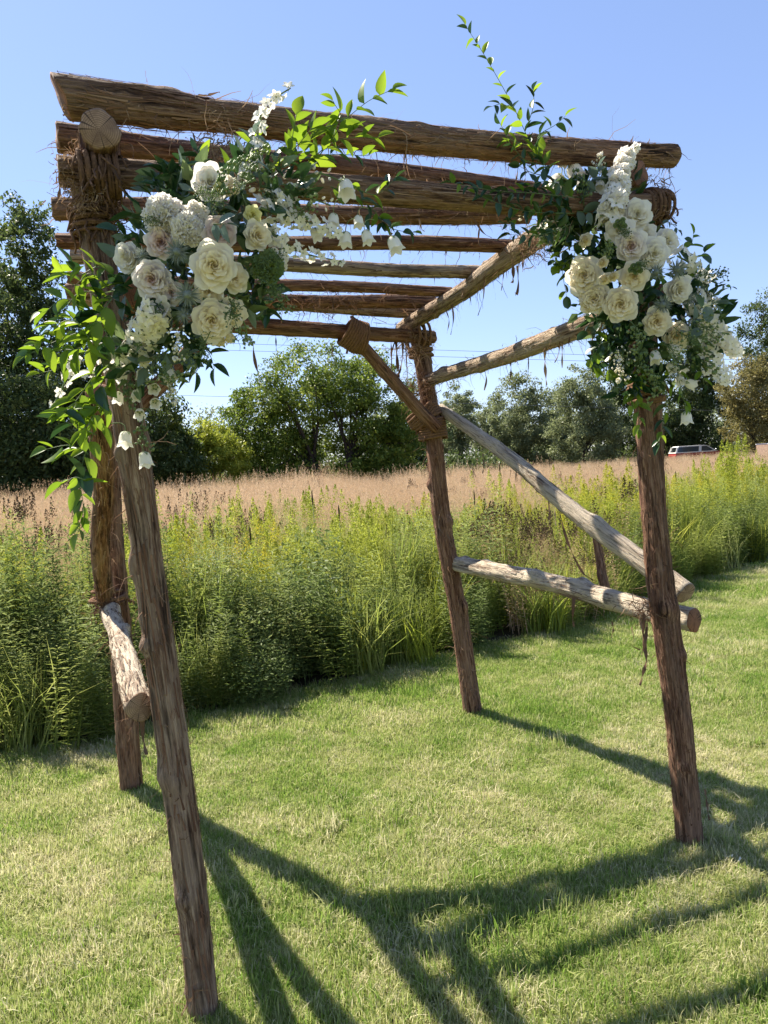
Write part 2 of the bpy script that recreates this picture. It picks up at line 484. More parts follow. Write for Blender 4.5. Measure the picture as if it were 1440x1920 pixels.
def make_log(name, p0, p1, r0, r1, mats, seed, parent=arbor, off=Vector(ARBOR_LOC), bend=0.012, lump=0.11, ridge=0.09, step=0.018,
             seg=36, knots=(), slant0=None, slant1=None, flare=None, fuzz=0, fuzz_len=(.02, .09), bow=(0, 0, 0)):
    """one log: local Z runs along the axis; ridged bark, bumps, ragged sawn ends"""
    p0 = Vector(p0); p1 = Vector(p1)
    r0 *= .93; r1 *= .93                 # the loose bark adds the rest
    L = (p1 - p0).length
    x, y, z = frame_z(p1 - p0)
    n = max(6, int(L / step))
    s = np.linspace(0, 1, n + 1)
    a = np.arange(seg) * 2 * math.pi / seg
    S, A = np.meshgrid(s, a, indexing='ij')
    Z = S * L
    U = A / (2 * math.pi)
    r = r0 + (r1 - r0) * S
    if flare is not None:
        r = r * (1 + flare(S))
    r = r * (1 + lump * (vnoise(U * 3, Z * 2.3, 3, seed) * 0.6 + vnoise(U * 5, Z * 6, 5, seed + 1) * 0.4)
             + ridge * (vnoise(U * 14 + vnoise(U * 3, Z * 3, 3, seed + 7) * 0.0, Z * 2.0, 14, seed + 2) * 0.6 + vnoise(U * 18, Z * 9, 18, seed + 3) * 0.4)
             + ridge * 0.45 * vnoise(U * 18, Z * 38, 18, seed + 4))
    rk = random.Random(seed * 7 + 1)
    auto = [(rk.random(), rk.random() * 6.283, rk.uniform(.35, .9) * r0, rk.choice((-.10, .10, .16, .22)) * r0) for _ in range(int(3 + L * 4.5))]
    for (ks, ka, kr, kh) in list(knots) + auto:
        da = np.angle(np.exp(1j * (A - ka))) * (r0 + r1) * 0.5
        d2 = ((Z - ks * L) ** 2 + da ** 2) / kr ** 2
        r = r + kh * np.exp(-d2 * 1.5)
    bxn = bend * (np.sin(S * 5.1 + seed) * np.sin(math.pi * S)) + bend * 0.5 * np.sin(S * 11 + seed * 2) * np.sin(math.pi * S)
    byn = bend * (np.cos(S * 4.3 + seed * 1.7) * np.sin(math.pi * S))
    bow = Vector(bow); bwx, bwy = bow.dot(x), bow.dot(y)
    bxn = bxn + bwx * np.sin(math.pi * S); byn = byn + bwy * np.sin(math.pi * S)
    X = r * np.cos(A) + bxn; Y = r * np.sin(A) + byn
    ZZ = Z + (0.004 * vnoise(U * 9, S * 0, 9, seed + 5)) * ((S == 0) | (S == 1))
    if slant0 is not None:
        ZZ = ZZ + np.clip(1 - S / 0.12, 0, 1) * (X * slant0[0] + Y * slant0[1])
    if slant1 is not None:
        ZZ = ZZ + np.clip(1 - (1 - S) / 0.12, 0, 1) * (X * slant1[0] + Y * slant1[1])
    V = np.stack([X, Y, ZZ], -1).reshape(-1, 3)
    F = []; MI = []
    i = np.arange(n)[:, None] * seg; k = np.arange(seg)[None, :]
    Q = np.stack([i + k, i + (k + 1) % seg, i + seg + (k + 1) % seg, i + seg + k], -1).reshape(-1, 4)
    F = Q.tolist(); MI = [0] * len(F)
    nv = len(V)
    extra = []
    for e, base in ((0, 0), (1, n * seg)):
        ring = V[base:base + seg]
        c = ring.mean(0)
        inner = c + (ring - c) * 0.88 + np.array([0, 0, (-1 if e == 0 else 1) * 0.003])
        b = nv + len(extra)
        extra += list(inner) + [c + np.array([0, 0, (-1 if e == 0 else 1) * 0.002])]
        for q in range(seg):
            q2 = (q + 1) % seg
            f1 = [base + q, b + q, b + q2, base + q2]; f2 = [b + q, b + seg, b + q2]
            if e == 1: f1 = f1[::-1]; f2 = f2[::-1]
            F += [f1, f2]; MI += [1, 1]
    V = np.concatenate([V, np.array(extra)])
    me = fill(bpy.data.meshes.new(name), V, F, MI, mats, True)
    o = link(bpy.data.objects.new(name, me), parent)
    o.matrix_local = Matrix(((x.x, y.x, z.x, p0.x - off.x), (x.y, y.y, z.y, p0.y - off.y), (x.z, y.z, z.z, p0.z - off.z), (0, 0, 0, 1)))
    o['_len'] = L
    if fuzz:
        mb = MB()
        inv = Matrix((x, y, z))          # rows: world -> local
        down = inv @ Vector((0, 0, -1))
        rg = random.Random(seed * 13 + 5)
        for _ in range(fuzz):
            u = rg.random(); an = rg.random() * 2 * math.pi
            if rg.random() < 0.45:       # favour the underside, where loose bark hangs
                an = math.atan2(down.y, down.x) + rg.gauss(0, 0.7)
            rr = (r0 + (r1 - r0) * u)
            nrm = Vector((math.cos(an), math.sin(an), 0)); tan = Vector((-math.sin(an), math.cos(an), 0))
            sb = math.sin(math.pi * u)
            p = nrm * rr * 0.97 + Vector((bwx * sb, bwy * sb, u * L))
            ln = rg.uniform(*fuzz_len) * (0.4 + rg.random() ** 2 * 1.4)
            d = (nrm * rg.uniform(0.0, 0.7) + Vector((0, 0, rg.choice((-1, 1)))) * rg.uniform(0.2, 1.0) + tan * rg.uniform(-.7, .7)).normalized()
            w = rg.uniform(.0006, .0024)
            pts = []
            q = Vector(p); seg_n = 4
            for j in range(seg_n + 1):
                pts.append(Vector(q))
                d = (d + down * 0.35 * rg.random() + Vector((rg.gauss(0, .35), rg.gauss(0, .35), rg.gauss(0, .35)))).normalized()
                q = q + d * (ln / seg_n)
            ribbon(mb, pts, w, nrm, rg.random())
        for _ in range(int(fuzz * 1.8)):
            u = rg.uniform(.01, .97); an = rg.random() * 2 * math.pi
            ln = rg.uniform(.03, .16) * rg.uniform(.5, 1.4); w = rg.uniform(.0008, .0036)
            lift0 = rg.uniform(-.001, .002); lift1 = rg.choice((.001, .002, .004, .009, .016))
            sg = rg.choice((-1, 1)); dr = rg.uniform(-.25, .25)
            pts = []
            for j in range(6):
                t = j / 5
                uu = min(1.0, max(0.0, u + sg * t * ln / L)); rr = (r0 + (r1 - r0) * uu)
                if flare is not None: rr *= 1 + float(flare(np.array([uu]))[0])
                a2 = an + dr * t
                rr = rr * 1.0 + .0012 + lift0 * (1 - t) + lift1 * max(0, (abs(t - .35) - .2)) ** 1.5 * 1.6
                bxl = bend * math.sin(uu * 5.1 + seed) * math.sin(math.pi * uu) + bend * .5 * math.sin(uu * 11 + seed * 2) * math.sin(math.pi * uu)
                byl = bend * math.cos(uu * 4.3 + seed * 1.7) * math.sin(math.pi * uu)
                sb = math.sin(math.pi * uu)
                pts.append(Vector((math.cos(a2) * rr + bxl + bwx * sb, math.sin(a2) * rr + byl + bwy * sb, uu * L)))
            if (pts[-1] - pts[0]).length > .012:
                ribbon(mb, pts, w, Vector((math.cos(an), math.sin(an), 0)), rg.random(), mi=1)
        f = mb.obj('bark_fibres', [M['fibre'], M['flake_pale'] if mats[0] in (M['bark_pale'], M['bark_rail']) else M['flake']], o, smooth=False)
        tag(f, kind='stuff')
    return o

def ribbon(mb, pts, w, hint, tone=0.5, taper=True, mi=0):
    V = []
    n = len(pts)
    for j, p in enumerate(pts):
        t = (pts[min(j + 1, n - 1)] - pts[max(j - 1, 0)]).normalized()
        sd = t.cross(hint)
        sd = sd.normalized() if sd.length > 1e-5 else Vector((1, 0, 0))
        ww = w * (1 - 0.75 * (j / (n - 1))) if taper else w
        V += [p - sd * ww, p + sd * ww]
    mb.add(V, [[2 * j, 2 * j + 1, 2 * j + 3, 2 * j + 2] for j in range(n - 1)], mi, tone)

POST = [M['bark_post'], M['end_grain']]
RED = [M['bark_red'], M['end_red']]
BEAM = [M['bark_beam'], M['end_grain']]
PALE = [M['bark_pale'], M['end_grain']]
RAIL = [M['bark_rail'], M['end_red']]

def lab(o, text):
    o['label'] = text
    return o

# posts
FL0, FL1 = Vector((-.619, 1.995, -.03)), Vector((-.752, 1.995, 2.40))
FR0, FR1 = Vector((1.146, 2.745, -.03)), Vector((.995, 2.745, 2.42))
RR0, RR1 = Vector((.483, 4.322, -.03)), Vector((.268, 4.322, 2.36))
RL0, RL1 = Vector((-1.377, 3.532, -.03)), Vector((-1.335, 3.532, 2.40))
post_fl = make_log('post', FL0, FL1, .050, .044, POST, 3, knots=[(.475, 3.9, .03, .018), (.17, 4.4, .035, .012), (.56, 3.3, .03, .01)], fuzz=260, bend=.003, step=.013, seg=48, ridge=.055, bow=(.024, 0, 0))
post_fr = make_log('post', FR0, FR1, .053, .054, [M['bark_dark'], M['end_grain']], 9, knots=[(.41, 4.7, .045, .016), (.33, 5.6, .03, .012), (.15, 4.5, .03, .010)], fuzz=420, bend=.012, step=.013, seg=48, ridge=.10)
post_rr = make_log('post', RR0, RR1, .060, .054, [M['bark_dark'], M['end_grain']], 15, knots=[(.62, 2.9, .04, .02), (.52, 5.6, .04, .018), (.3, 5.7, .05, .018)], fuzz=420, bend=.016, ridge=.10)
post_rl = make_log('post', RL0, RL1, .058, .060, [M['bark_red'], M['end_grain']], 21, fuzz=160, bend=.008)
lab(post_fl, 'smooth grey brown front post nearest the viewer')

# depth beams carried by the posts
DBL0, DBL1 = Vector((-.668, 1.88, 2.49)), Vector((-1.345, 3.66, 2.485))
DBR0, DBR1 = Vector((1.00, 2.66, 2.595)), Vector((.178, 4.40, 2.405))
db_l = make_log('side_beam', DBL0, DBL1, .055, .046, [M['bark_red'], M['end_dark']], 31, fuzz=160, bend=.008, lump=.06, step=.015)
db_r = make_log('side_beam', DBR0, DBR1, .055, .045, [M['bark_rail'], M['end_red']], 33, fuzz=320, fuzz_len=(.02, .11), bend=.012, step=.015)

# header tied under the side beams, between the two front posts
header = make_log('header_beam', at(112, 322, 1.93), at(1243, 388, 2.66), .041, .043, BEAM, 41, fuzz=340, bend=.010, step=.015)
# rear header
rear_header = make_log('header_beam', at(178, 596, 3.50), at(813, 633, 4.30), .046, .044, [M['bark_red'], M['end_grain']], 43, fuzz=120, bend=.008)

# roof poles across the side beams
def roof_pole(a, za, b, zb, r0, r1, seed, mats=BEAM, **kw):
    def z_at(px, z):
        d = ray(*px); t = (z - CAM_H) / d.z
        return EYE + d * t
    return make_log('roof_pole', z_at(a, za), z_at(b, zb), r0, r1, mats, seed, **kw)
r1_ = roof_pole((113, 180), 2.600, (1262, 293), 2.695, .050, .045, 51, [M['bark_beam'], M['end_red']], bow=(0, 0, -.030), slant0=(0.0, -.33), flare=lambda S: .16 * np.clip((.17 - S) / .05, 0, 1) * (S < .2), fuzz=560, bend=.006, step=.013, seg=48,
                knots=[(.10, 1.6, .06, .006), (.135, 1.4, .05, .012)], fuzz_len=(.02, .10))
lab(r1_, 'thickest roof pole across the front of the arbor')
roof_pole((108, 258), 2.60, (1030, 361), 2.655, .044, .034, 53, RED, fuzz=260)
roof_pole((100, 393), 2.595, (990, 405), 2.620, .043, .036, 55, RED, fuzz=220)
roof_pole((108, 452), 2.58, (965, 462), 2.565, .033, .033, 57, RED, fuzz=180)
roof_pole((135, 482), 2.57, (905, 510), 2.535, .034, .034, 59, RAIL, fuzz=160)
roof_pole((128, 521), 2.56, (845, 548), 2.505, .032, .030, 61, RED, fuzz=160)
roof_pole((126, 545), 2.555, (815, 567), 2.50, .040, .040, 63, RED, fuzz=160, bend=.02)
roof_pole((128, 560), 2.545, (805, 586), 2.475, .036, .040, 65, RAIL, fuzz=120, bend=.012)

# side rails, low rails and braces
mid_rail = make_log('side_rail', (1.075, 2.66, 2.145), (.280, 4.345, 2.062), .050, .038, RAIL, 71, fuzz=300, fuzz_len=(.02, .12), bend=.012, knots=[(.85, 1.2, .05, .012)])
make_log('side_rail', (-.70, 2.10, 2.14), (-1.40, 3.66, 2.09), .045, .042, RED, 72, fuzz=60)
low_r = make_log('low_rail', at(850, 1055, 4.34), at(1303, 1163, 2.86), .052, .052, [M['bark_pale'], M['end_red']], 73, fuzz=260, fuzz_len=(.02, .10), bend=.014, ridge=.12,
                 lump=.14, knots=[(.45, 2.2, .05, .022), (.62, 1.2, .05, .018), (.75, 2.8, .04, .02), (.2, 1.7, .04, .012)])
low_l = make_log('low_rail', at(203, 1142, 3.50), at(262, 1326, 2.00), .045, .042, PALE, 75, fuzz=220, fuzz_len=(.02, .09), bend=.014, lump=.13, ridge=.11,
                 knots=[(.1, 1.2, .04, .02), (.25, 2.0, .04, .02), (.35, .8, .03, .018), (.5, 1.9, .03, .015)])
diag_r = make_log('brace', at(826, 766, 4.36), at(1287, 1112, 2.87), .034, .050, [M['bark_pale'], M['end_grain']], 77, fuzz=240, bend=.016, lump=.13, ridge=.11,
                  knots=[(.72, 1.2, .06, .012), (.3, 2, .04, .012)], fuzz_len=(.02, .10))
diag_l = make_log('brace', at(196, 1125, 3.46), at(186, 740, 2.12), .042, .040, RED, 79, fuzz=120, bend=.01)
knee_r = make_log('knee_brace', (-.135, 4.02, 2.335), (.345, 4.235, 1.78), .037, .041, RED, 81, fuzz=100, bend=.008)
knee_l = make_log('knee_brace', (-.80, 3.73, 2.37), (-1.32, 3.46, 1.80), .044, .044, RED, 82, fuzz=60, bend=.008)
prop = make_log('prop_stick', at(1118, 1010, 3.62), at(1136, 1108, 3.50), .020, .026, RED, 83, fuzz=20, bend=.006)

# branch stubs left on the posts
def stub(post, p, d, r, L, seed, mats=POST):
    o = make_log('branch_stub', p, Vector(p) + Vector(d).normalized() * L, r, r * .85, mats, seed, seg=18, step=.008, bend=.003)
    mw = o.matrix_local.copy()
    o.parent = post
    o.matrix_local = post.matrix_local.inverted() @ mw
    return o
stub(post_fl, at(224, 910, 1.955), (-.5, -.8, .25), .016, .035, 91)
stub(post_fl, at(276, 968, 1.98), (1, -.3, .15), .013, .034, 92)
stub(post_fl, at(309, 1478, 1.97), (-1, -.2, .05), .006, .055, 93)
stub(post_fr, at(1297, 1365, 2.73), (1, -.2, .05), .010, .045, 94)
stub(post_fr, at(1240, 1097, 2.69), (-.3, -1, .3), .016, .030, 95)
stub(post_rr, at(841, 925, 4.30), (1, -.4, .4), .018, .04, 96)

# ropes: laid three-strand cord wound round the joints
def rope_coil(name, centre, axis, ra, rb, turns, pitch, rope_r, seed, major=(1, 0, 0), messy=0.0, tails=2, label=None):
    """cord wound turns times round an oval of half-axes ra (along major) and rb"""
    axis = Vector(axis).normalized()
    mj = Vector(major); mj = (mj - axis * mj.dot(axis)).normalized()
    mn = axis.cross(mj)
    rg = random.Random(seed)
    pts = []
    n = int(turns * 26)
    j1, j2 = rg.random() * 9, rg.random() * 9
    for i in range(n + 1):
        t = i / 26
        a = t * 2 * math.pi
        w = 1 + messy * 0.12 * math.sin(a * 0.37 + j1)
        p = Vector(centre) + mj * math.cos(a) * ra * w + mn * math.sin(a) * rb * w
        p += axis * ((t - turns / 2) * pitch + messy * pitch * 0.8 * math.sin(a * 0.5 + j2))
        pts.append(p)
    mb = MB()
    tube(mb, [p - ARBOR_LOC for p in pts], rope_r, 9, twist=520, lobes=3, lob_amp=.16)
    for _ in range(tails):
        p = pts[rg.randrange(len(pts))]
        q = [p]
        d = Vector((rg.gauss(0, .6), rg.gauss(0, .6), -0.3)).normalized()
        for _j in range(5):
            d = (d + Vector((rg.gauss(0, .4), rg.gauss(0, .4), -.35))).normalized()
            q.append(q[-1] + d * .013)
        tube(mb, [v - ARBOR_LOC for v in q], rope_r * .6, 6)
    return mb.obj(name, M['rope' if name == 'rope_lashing' else 'rope_worn'], arbor)

ud = (RR1 - RR0).normalized()
def on_post(p0, p1, z):
    t = (z - p0.z) / (p1.z - p0.z)
    return p0.lerp(p1, t)
rr_l = on_post(RR0, RR1, 1.78)
rope_coil('rope_lashing', rr_l + Vector((.0, -.01, 0)), ud, .082, .078, 8, .0150, .0085, 1)
rope_coil('rope_lashing', on_post(RR0, RR1, 1.86) + Vector((-.035, -.02, 0)), Vector((-.45, .1, 1)), .100, .085, 5, .016, .0085, 2)
rope_coil('rope_lashing', on_post(RR0, RR1, 1.84) + Vector((-.045, -.04, .02)), Vector((-.75, -.1, .9)), .088, .075, 5, .016, .0085, 22)
kd = Vector((.51, .235, -.59)).normalized()
rope_coil('rope_lashing', Vector((-.115, 4.02, 2.318)), Vector((.62, .28, -.42)), .082, .066, 7, .0150, .0080, 3, major=(0, 0, 1))
rope_coil('rope_lashing', Vector((-.075, 4.04, 2.305)), Vector((.9, .4, -.25)), .086, .064, 5, .0150, .0080, 33, major=(0, 0, 1))
rope_coil('rope_lashing', on_post(RR0, RR1, 2.245), ud, .068, .066, 4, .016, .0085, 4, messy=.4)
rope_coil('rope_lashing', on_post(RR0, RR1, 2.34) + Vector((-.01, -.03, 0)), Vector((.9, .42, 0)), .085, .095, 5, .018, .008, 5, major=(0, 0, 1), messy=.7)
# front left joint: a thick worn lashing over post and header
fh = at(168, 330, 1.95)
hd = (at(1243, 388, 2.66) - at(112, 322, 1.93)).normalized()
rope_coil('worn_lashing', fh + Vector((.012, -.010, .0)), hd, .054, .057, 8, .0085, .0046, 6, major=(0, 0, 1), messy=.35, tails=30)
rope_coil('worn_lashing', fh + Vector((.052, .008, .0)), hd, .054, .055, 6, .0088, .0046, 7, major=(0, 0, 1), messy=.25, tails=14)
rope_coil('worn_lashing', on_post(FL0, FL1, 2.30), (FL1 - FL0), .056, .056, 8, .009, .0046, 8, messy=.4, tails=30)

def fibre_tangle(name, centre, spread, n, seed, ln=(.02, .07)):
    """a knot of frayed bark fibres"""
    rg = random.Random(seed)
    mb = MB()
    for _ in range(n):
        p = Vector(centre) + Vector((rg.gauss(0, spread[0]), rg.gauss(0, spread[1]), rg.gauss(0, spread[2]))) - ARBOR_LOC
        d = Vector((rg.gauss(0, 1), rg.gauss(0, 1), rg.gauss(-.3, 1))).normalized()
        q = [p]; L = rg.uniform(*ln)
        for _j in range(5):
            d = (d + Vector((rg.gauss(0, .5), rg.gauss(0, .5), rg.gauss(-.15, .5)))).normalized()
            q.append(q[-1] + d * L / 5)
        ribbon(mb, q, rg.uniform(.0008, .0028), Vector((rg.gauss(0, 1), rg.gauss(0, 1), .3)), rg.random())
    return tag(mb.obj(name, M['fibre'], arbor, smooth=False), kind='stuff')
fibre_tangle('frayed_fibres', fh + Vector((-.035, -.045, -.02)), (.02, .01, .035), 120, 1, (.015, .04))
fibre_tangle('frayed_fibres', fh + Vector((.0, -.045, -.06)), (.025, .01, .025), 110, 2, (.015, .045))
fibre_tangle('frayed_fibres', at(152, 285, 1.95), (.010, .015, .02), 80, 3, (.015, .045))
fibre_tangle('frayed_fibres', at(212, 400, 2.0), (.015, .02, .06), 160, 4)
fibre_tangle('frayed_fibres', at(1236, 390, 2.66), (.02, .03, .05), 260, 5)
fibre_tangle('frayed_fibres', at(770, 640, 4.22), (.05, .03, .06), 220, 6, (.04, .16))
fibre_tangle('frayed_fibres', at(785, 730, 4.22), (.05, .03, .05), 200, 7, (.04, .14))
fibre_tangle('frayed_fibres', at(1205, 1140, 2.72), (.025, .02, .03), 90, 8, (.03, .08))
fibre_tangle('frayed_fibres', at(188, 1125, 3.4), (.03, .03, .04), 160, 9)
fibre_tangle('frayed_fibres', at(420, 285, 2.0), (.03, .03, .03), 200, 10, (.03, .09))
fibre_tangle('frayed_fibres', at(1000, 455, 2.95), (.06, .04, .03), 200, 11, (.03, .12))
fibre_tangle('frayed_fibres', at(600, 570, 3.75), (.20, .03, .03), 140, 12, (.03, .14))

# front right joint and the wrap under the flowers
rope_coil('worn_lashing', at(1226, 388, 2.66), hd, .055, .057, 8, .011, .006, 10, major=(0, 0, 1), messy=.9, tails=30)
rope_coil('rope_lashing', on_post(FR0, FR1, 1.80), (FR1 - FR0), .062, .062, 6, .016, .0085, 11, messy=.3)
rope_coil('rope_lashing', on_post(RL0, RL1, 1.02) + Vector((-.03, -.05, 0)), (RL1 - RL0), .075, .080, 3, .018, .008, 12, messy=.9, tails=8)

# long strips of loose bark hanging from the logs
def bark_strip(pxs, y, w, parent=arbor, curl=0.3, seed=0):
    rg = random.Random(seed + int(pxs[0][0] * 7 + pxs[0][1]))
    pts = smooth_path([at(px, py, y + rg.uniform(-.01, .01)) - ARBOR_LOC for px, py in pxs], 4 * len(pxs) + 2)
    mb = MB()
    V = []
    n = len(pts)
    ph = rg.random() * 6
    for j, p in enumerate(pts):
        t = (pts[min(j + 1, n - 1)] - pts[max(j - 1, 0)]).normalized()
        an = ph + j * curl
        sd = Vector((math.cos(an), math.sin(an), 0)); sd = (sd - t * sd.dot(t)).normalized()
        nn = t.cross(sd)
        ww = w * (0.55 + 0.6 * math.sin(math.pi * min(1, .25 + .72 * j / n)) * rg.uniform(.7, 1.15))
        V += [p - sd * ww, p + nn * ww * .35, p + sd * ww]
    F = []
    for j in range(n - 1):
        F += [[3 * j, 3 * j + 1, 3 * j + 4, 3 * j + 3], [3 * j + 1, 3 * j + 2, 3 * j + 5, 3 * j + 4]]
    mb.add(V, F, 0, rg.random())
    return mb.obj('bark_strip', M['strip'], parent, smooth=True)

RRY = 4.24
strips = [
    ([(742, 605), (743, 650), (746, 690), (748, 708)], 4.2, .012), ([(752, 615), (755, 660), (750, 695), (744, 703)], 4.2, .010),
    ([(732, 620), (734, 665), (733, 700)], 4.2, .006), ([(760, 640), (763, 690), (766, 740)], 4.2, .004), ([(748, 620), (736, 655), (734, 690)], 4.2, .005),
    ([(474, 640), (476, 665), (481, 690), (488, 710)], 3.75, .010), ([(517, 628), (518, 658)], 3.8, .005), ([(623, 640), (623, 668)], 4.0, .004),
    ([(700, 605), (735, 608), (770, 606), (778, 590)], 4.15, .004), ([(660, 565), (690, 590), (725, 606)], 4.1, .004),
    ([(962, 495), (962, 525), (957, 530)], 3.3, .009), ([(970, 498), (972, 530), (969, 552), (966, 548)], 3.25, .008), ([(981, 480), (980, 510)], 3.2, .005),
    ([(908, 525), (906, 560), (896, 592)], 3.55, .004), ([(868, 545), (866, 560)], 3.7, .006), ([(848, 570), (850, 600), (845, 628)], 3.8, .005),
    ([(836, 580), (842, 602), (838, 625)], 3.9, .004), ([(880, 550), (884, 572)], 3.6, .004), ([(945, 510), (940, 545)], 3.4, .003),
    ([(908, 690), (912, 712), (908, 732)], 3.75, .007), ([(957, 672), (958, 700), (955, 715)], 3.55, .006), ([(990, 660), (991, 685), (989, 705)], 3.4, .003),
    ([(1021, 650), (1022, 688), (1025, 722)], 3.25, .008), ([(1050, 640), (1047, 665), (1040, 680)], 3.1, .004), ([(1054, 640), (1054, 690)], 3.1, .005),
    ([(1068, 632), (1066, 650)], 3.05, .004), ([(1110, 615), (1112, 650), (1116, 690), (1122, 705)], 2.9, .012), ([(1036, 640), (1026, 660)], 3.2, .003),
    ([(905, 850), (907, 872), (905, 888)], 3.8, .006), ([(936, 870), (938, 890)], 3.7, .004), ([(1050, 965), (1064, 1015), (1090, 1070), (1112, 1088)], 3.2, .008),
    ([(1030, 945), (1031, 975)], 3.3, .006), ([(1040, 955), (1042, 985)], 3.25, .004), ([(968, 885), (966, 905)], 3.6, .004),
    ([(1208, 1150), (1206, 1195), (1212, 1235), (1206, 1262), (1200, 1285)], 2.70, .009), ([(1214, 1160), (1210, 1200), (1203, 1230)], 2.70, .008),
    ([(1198, 1150), (1204, 1180), (1213, 1215)], 2.71, .006), ([(1182, 1210), (1200, 1218), (1210, 1214)], 2.71, .004), ([(1147, 1165), (1150, 1180), (1146, 1196)], 2.95, .004),
    ([(1076, 1120), (1074, 1155), (1076, 1175)], 3.3, .010), ([(985, 1100), (987, 1130)], 3.6, .004),
    ([(266, 1345), (269, 1390), (275, 1415)], 2.06, .009), ([(246, 1290), (240, 1330), (236, 1350)], 2.1, .004), ([(232, 1265), (236, 1300), (244, 1318)], 2.2, .003),
    ([(112, 345), (110, 372), (103, 392)], 1.95, .006), ([(118, 288), (132, 300), (136, 312)], 2.0, .006), ([(214, 268), (246, 272), (250, 300)], 1.98, .003),
    ([(206, 305), (220, 330), (237, 352)], 1.90, .005), ([(366, 180), (390, 178), (412, 172)], 2.1, .006), ([(310, 232), (312, 250), (307, 262)], 2.02, .003),
    ([(296, 225), (300, 245)], 2.02, .003), ([(362, 250), (366, 268), (360, 276)], 2.05, .003), ([(620, 545), (626, 580), (622, 600)], 3.7, .004),
    ([(760, 288), (757, 315), (762, 328)], 2.35, .004), ([(735, 350), (742, 322), (748, 310)], 2.33, .005), ([(885, 405), (905, 435), (922, 446)], 2.75, .004),
    ([(900, 415), (897, 450), (901, 462)], 2.75, .004), ([(786, 410), (790, 428), (796, 434)], 2.6, .004), ([(712, 395), (722, 425), (735, 440)], 2.5, .010),
    ([(973, 300), (970, 325), (966, 345)], 2.5, .004), ([(982, 300), (985, 330), (982, 345)], 2.5, .003), ([(835, 283), (838, 296)], 2.4, .002),
    ([(1322, 1480), (1326, 1510), (1330, 1538)], 2.76, .006), ([(340, 1905), (352, 1880), (362, 1868)], 1.92, .006),
    ([(838, 1000), (846, 1020), (850, 1030)], 4.25, .008), ([(826, 955), (822, 985), (830, 1000)], 4.25, .006),
]
for k_, (px_, y_, w_) in enumerate(strips):
    bark_strip(px_, y_, w_ * .78, seed=k_, curl=.25 if k_ % 2 else .5)

# ------------------------------------------------------------------ flowers: shared meshes
def petal_surface(phi, rho, h, w0, flare=.10, drop=.05, rip=.02, seed=0, nu=6, nv=6, base=-.55, lean=.06):
    rg = random.Random(seed)
    ph = rg.random() * 6
    V = []
    for j in range(nv + 1):
        s = j / nv
        wf = (0.50 + 0.5 * math.sin(min(1, s / .6) * math.pi / 2)) if s < .6 else math.sqrt(max(0.0, 1 - ((s - .6) / .44) ** 2))
        wf = max(wf, .34)
        for i in range(nu + 1):
            t = i / nu * 2 - 1
            a = phi + t * w0 * wf
            ss = s * (1 - .07 * t * t)
            r = (.10 + (rho - .10) * (1 - (1 - ss) ** 2.0)) + lean * t * (.3 + rho)
            z = base + (h - base) * ss ** .92
            if ss > .72:
                q = (ss - .72) / .28
                r += flare * q * q
                z -= drop * q * q
            z += rip * math.sin(t * 4 + ph) * ss * ss
            r += rip * .8 * math.sin(t * 5.3 + ph * 2) * ss * ss
            V.append((r * math.cos(a), r * math.sin(a), z))
    F = [[j * (nu + 1) + i, j * (nu + 1) + i + 1, (j + 1) * (nu + 1) + i + 1, (j + 1) * (nu + 1) + i] for j in range(nv) for i in range(nu)]
    return V, F

def make_rose_meshes(seed, open_=1.0, pink_in=1.0):
    rg = random.Random(seed)
    core = MB()
    ph = rg.random() * 6
    rings = [(.05, .62, 2, 2.6), (.11, .65, 3, 1.7), (.175, .66, 3, 1.5), (.25, .655, 4, 1.2), (.335, .63, 4, 1.12), (.43, .58, 5, .98)]
    for k, (rho, h, n, w) in enumerate(rings):
        for i in range(n):
            a = ph + k * 1.1 + i * 2 * math.pi / n + rg.uniform(-.12, .12)
            V, F = petal_surface(a, rho * rg.uniform(.95, 1.05), h + rg.uniform(-.02, .02), w, flare=.03 + .035 * k, drop=.012 + .01 * k, rip=.012, seed=rg.randrange(9999), nu=8, nv=5, lean=.10)
            zt = np.array(V)[:, 2]
            core.add(V, F, 0, np.clip((.85 - .12 * k) * pink_in - np.clip((zt - .5) * 1.1, 0, .4), 0, 1))
    # a closed cup under the petals so no light leaks through the heart
    V = []; seg = 14
    prof = [(.12, -.60), (.40, -.42), (.46, -.05), (.30, .22), (.02, .30)]
    for r, z in prof:
        for k in range(seg):
            a = 2 * math.pi * k / seg; V.append((r * math.cos(a), r * math.sin(a), z))
    F = [[j * seg + k, j * seg + (k + 1) % seg, (j + 1) * seg + (k + 1) % seg, (j + 1) * seg + k] for j in range(len(prof) - 1) for k in range(seg)]
    core.add(V, F, 0, .6 * pink_in)
    core_me = core.mesh('rose', M['petal_cream'])
    petals = []
    outer = [(.58, .50, 5, .95, .12, .05), (.75, .36, 5, .88, .17, .09), (.92, .16, 6, .74, .20, .14)]
    for k, (rho, h, n, w, fl, dr) in enumerate(outer):
        for i in range(n):
            a = ph + k * .62 + i * 2 * math.pi / n + rg.uniform(-.15, .15)
            V, F = petal_surface(a, rho * open_ * rg.uniform(.93, 1.07), h + (1 - open_) * .4 + rg.uniform(-.04, .04), w * rg.uniform(.92, 1.08), flare=fl * rg.uniform(.4, 1.4), drop=dr * rg.uniform(.5, 1.6), rip=.032, seed=rg.randrange(9999), lean=.05)
            mb = MB(); zt = np.array(V)[:, 2]
            mb.add(V, F, 0, np.clip((.42 - .2 * k) * pink_in, 0, 1))
            petals.append(mb.mesh('petal', M['petal_cream']))
    return core_me, petals

ROSES = [make_rose_meshes(101), make_rose_meshes(202, .95), make_rose_meshes(303, .88), make_rose_meshes(404, 1.03)]

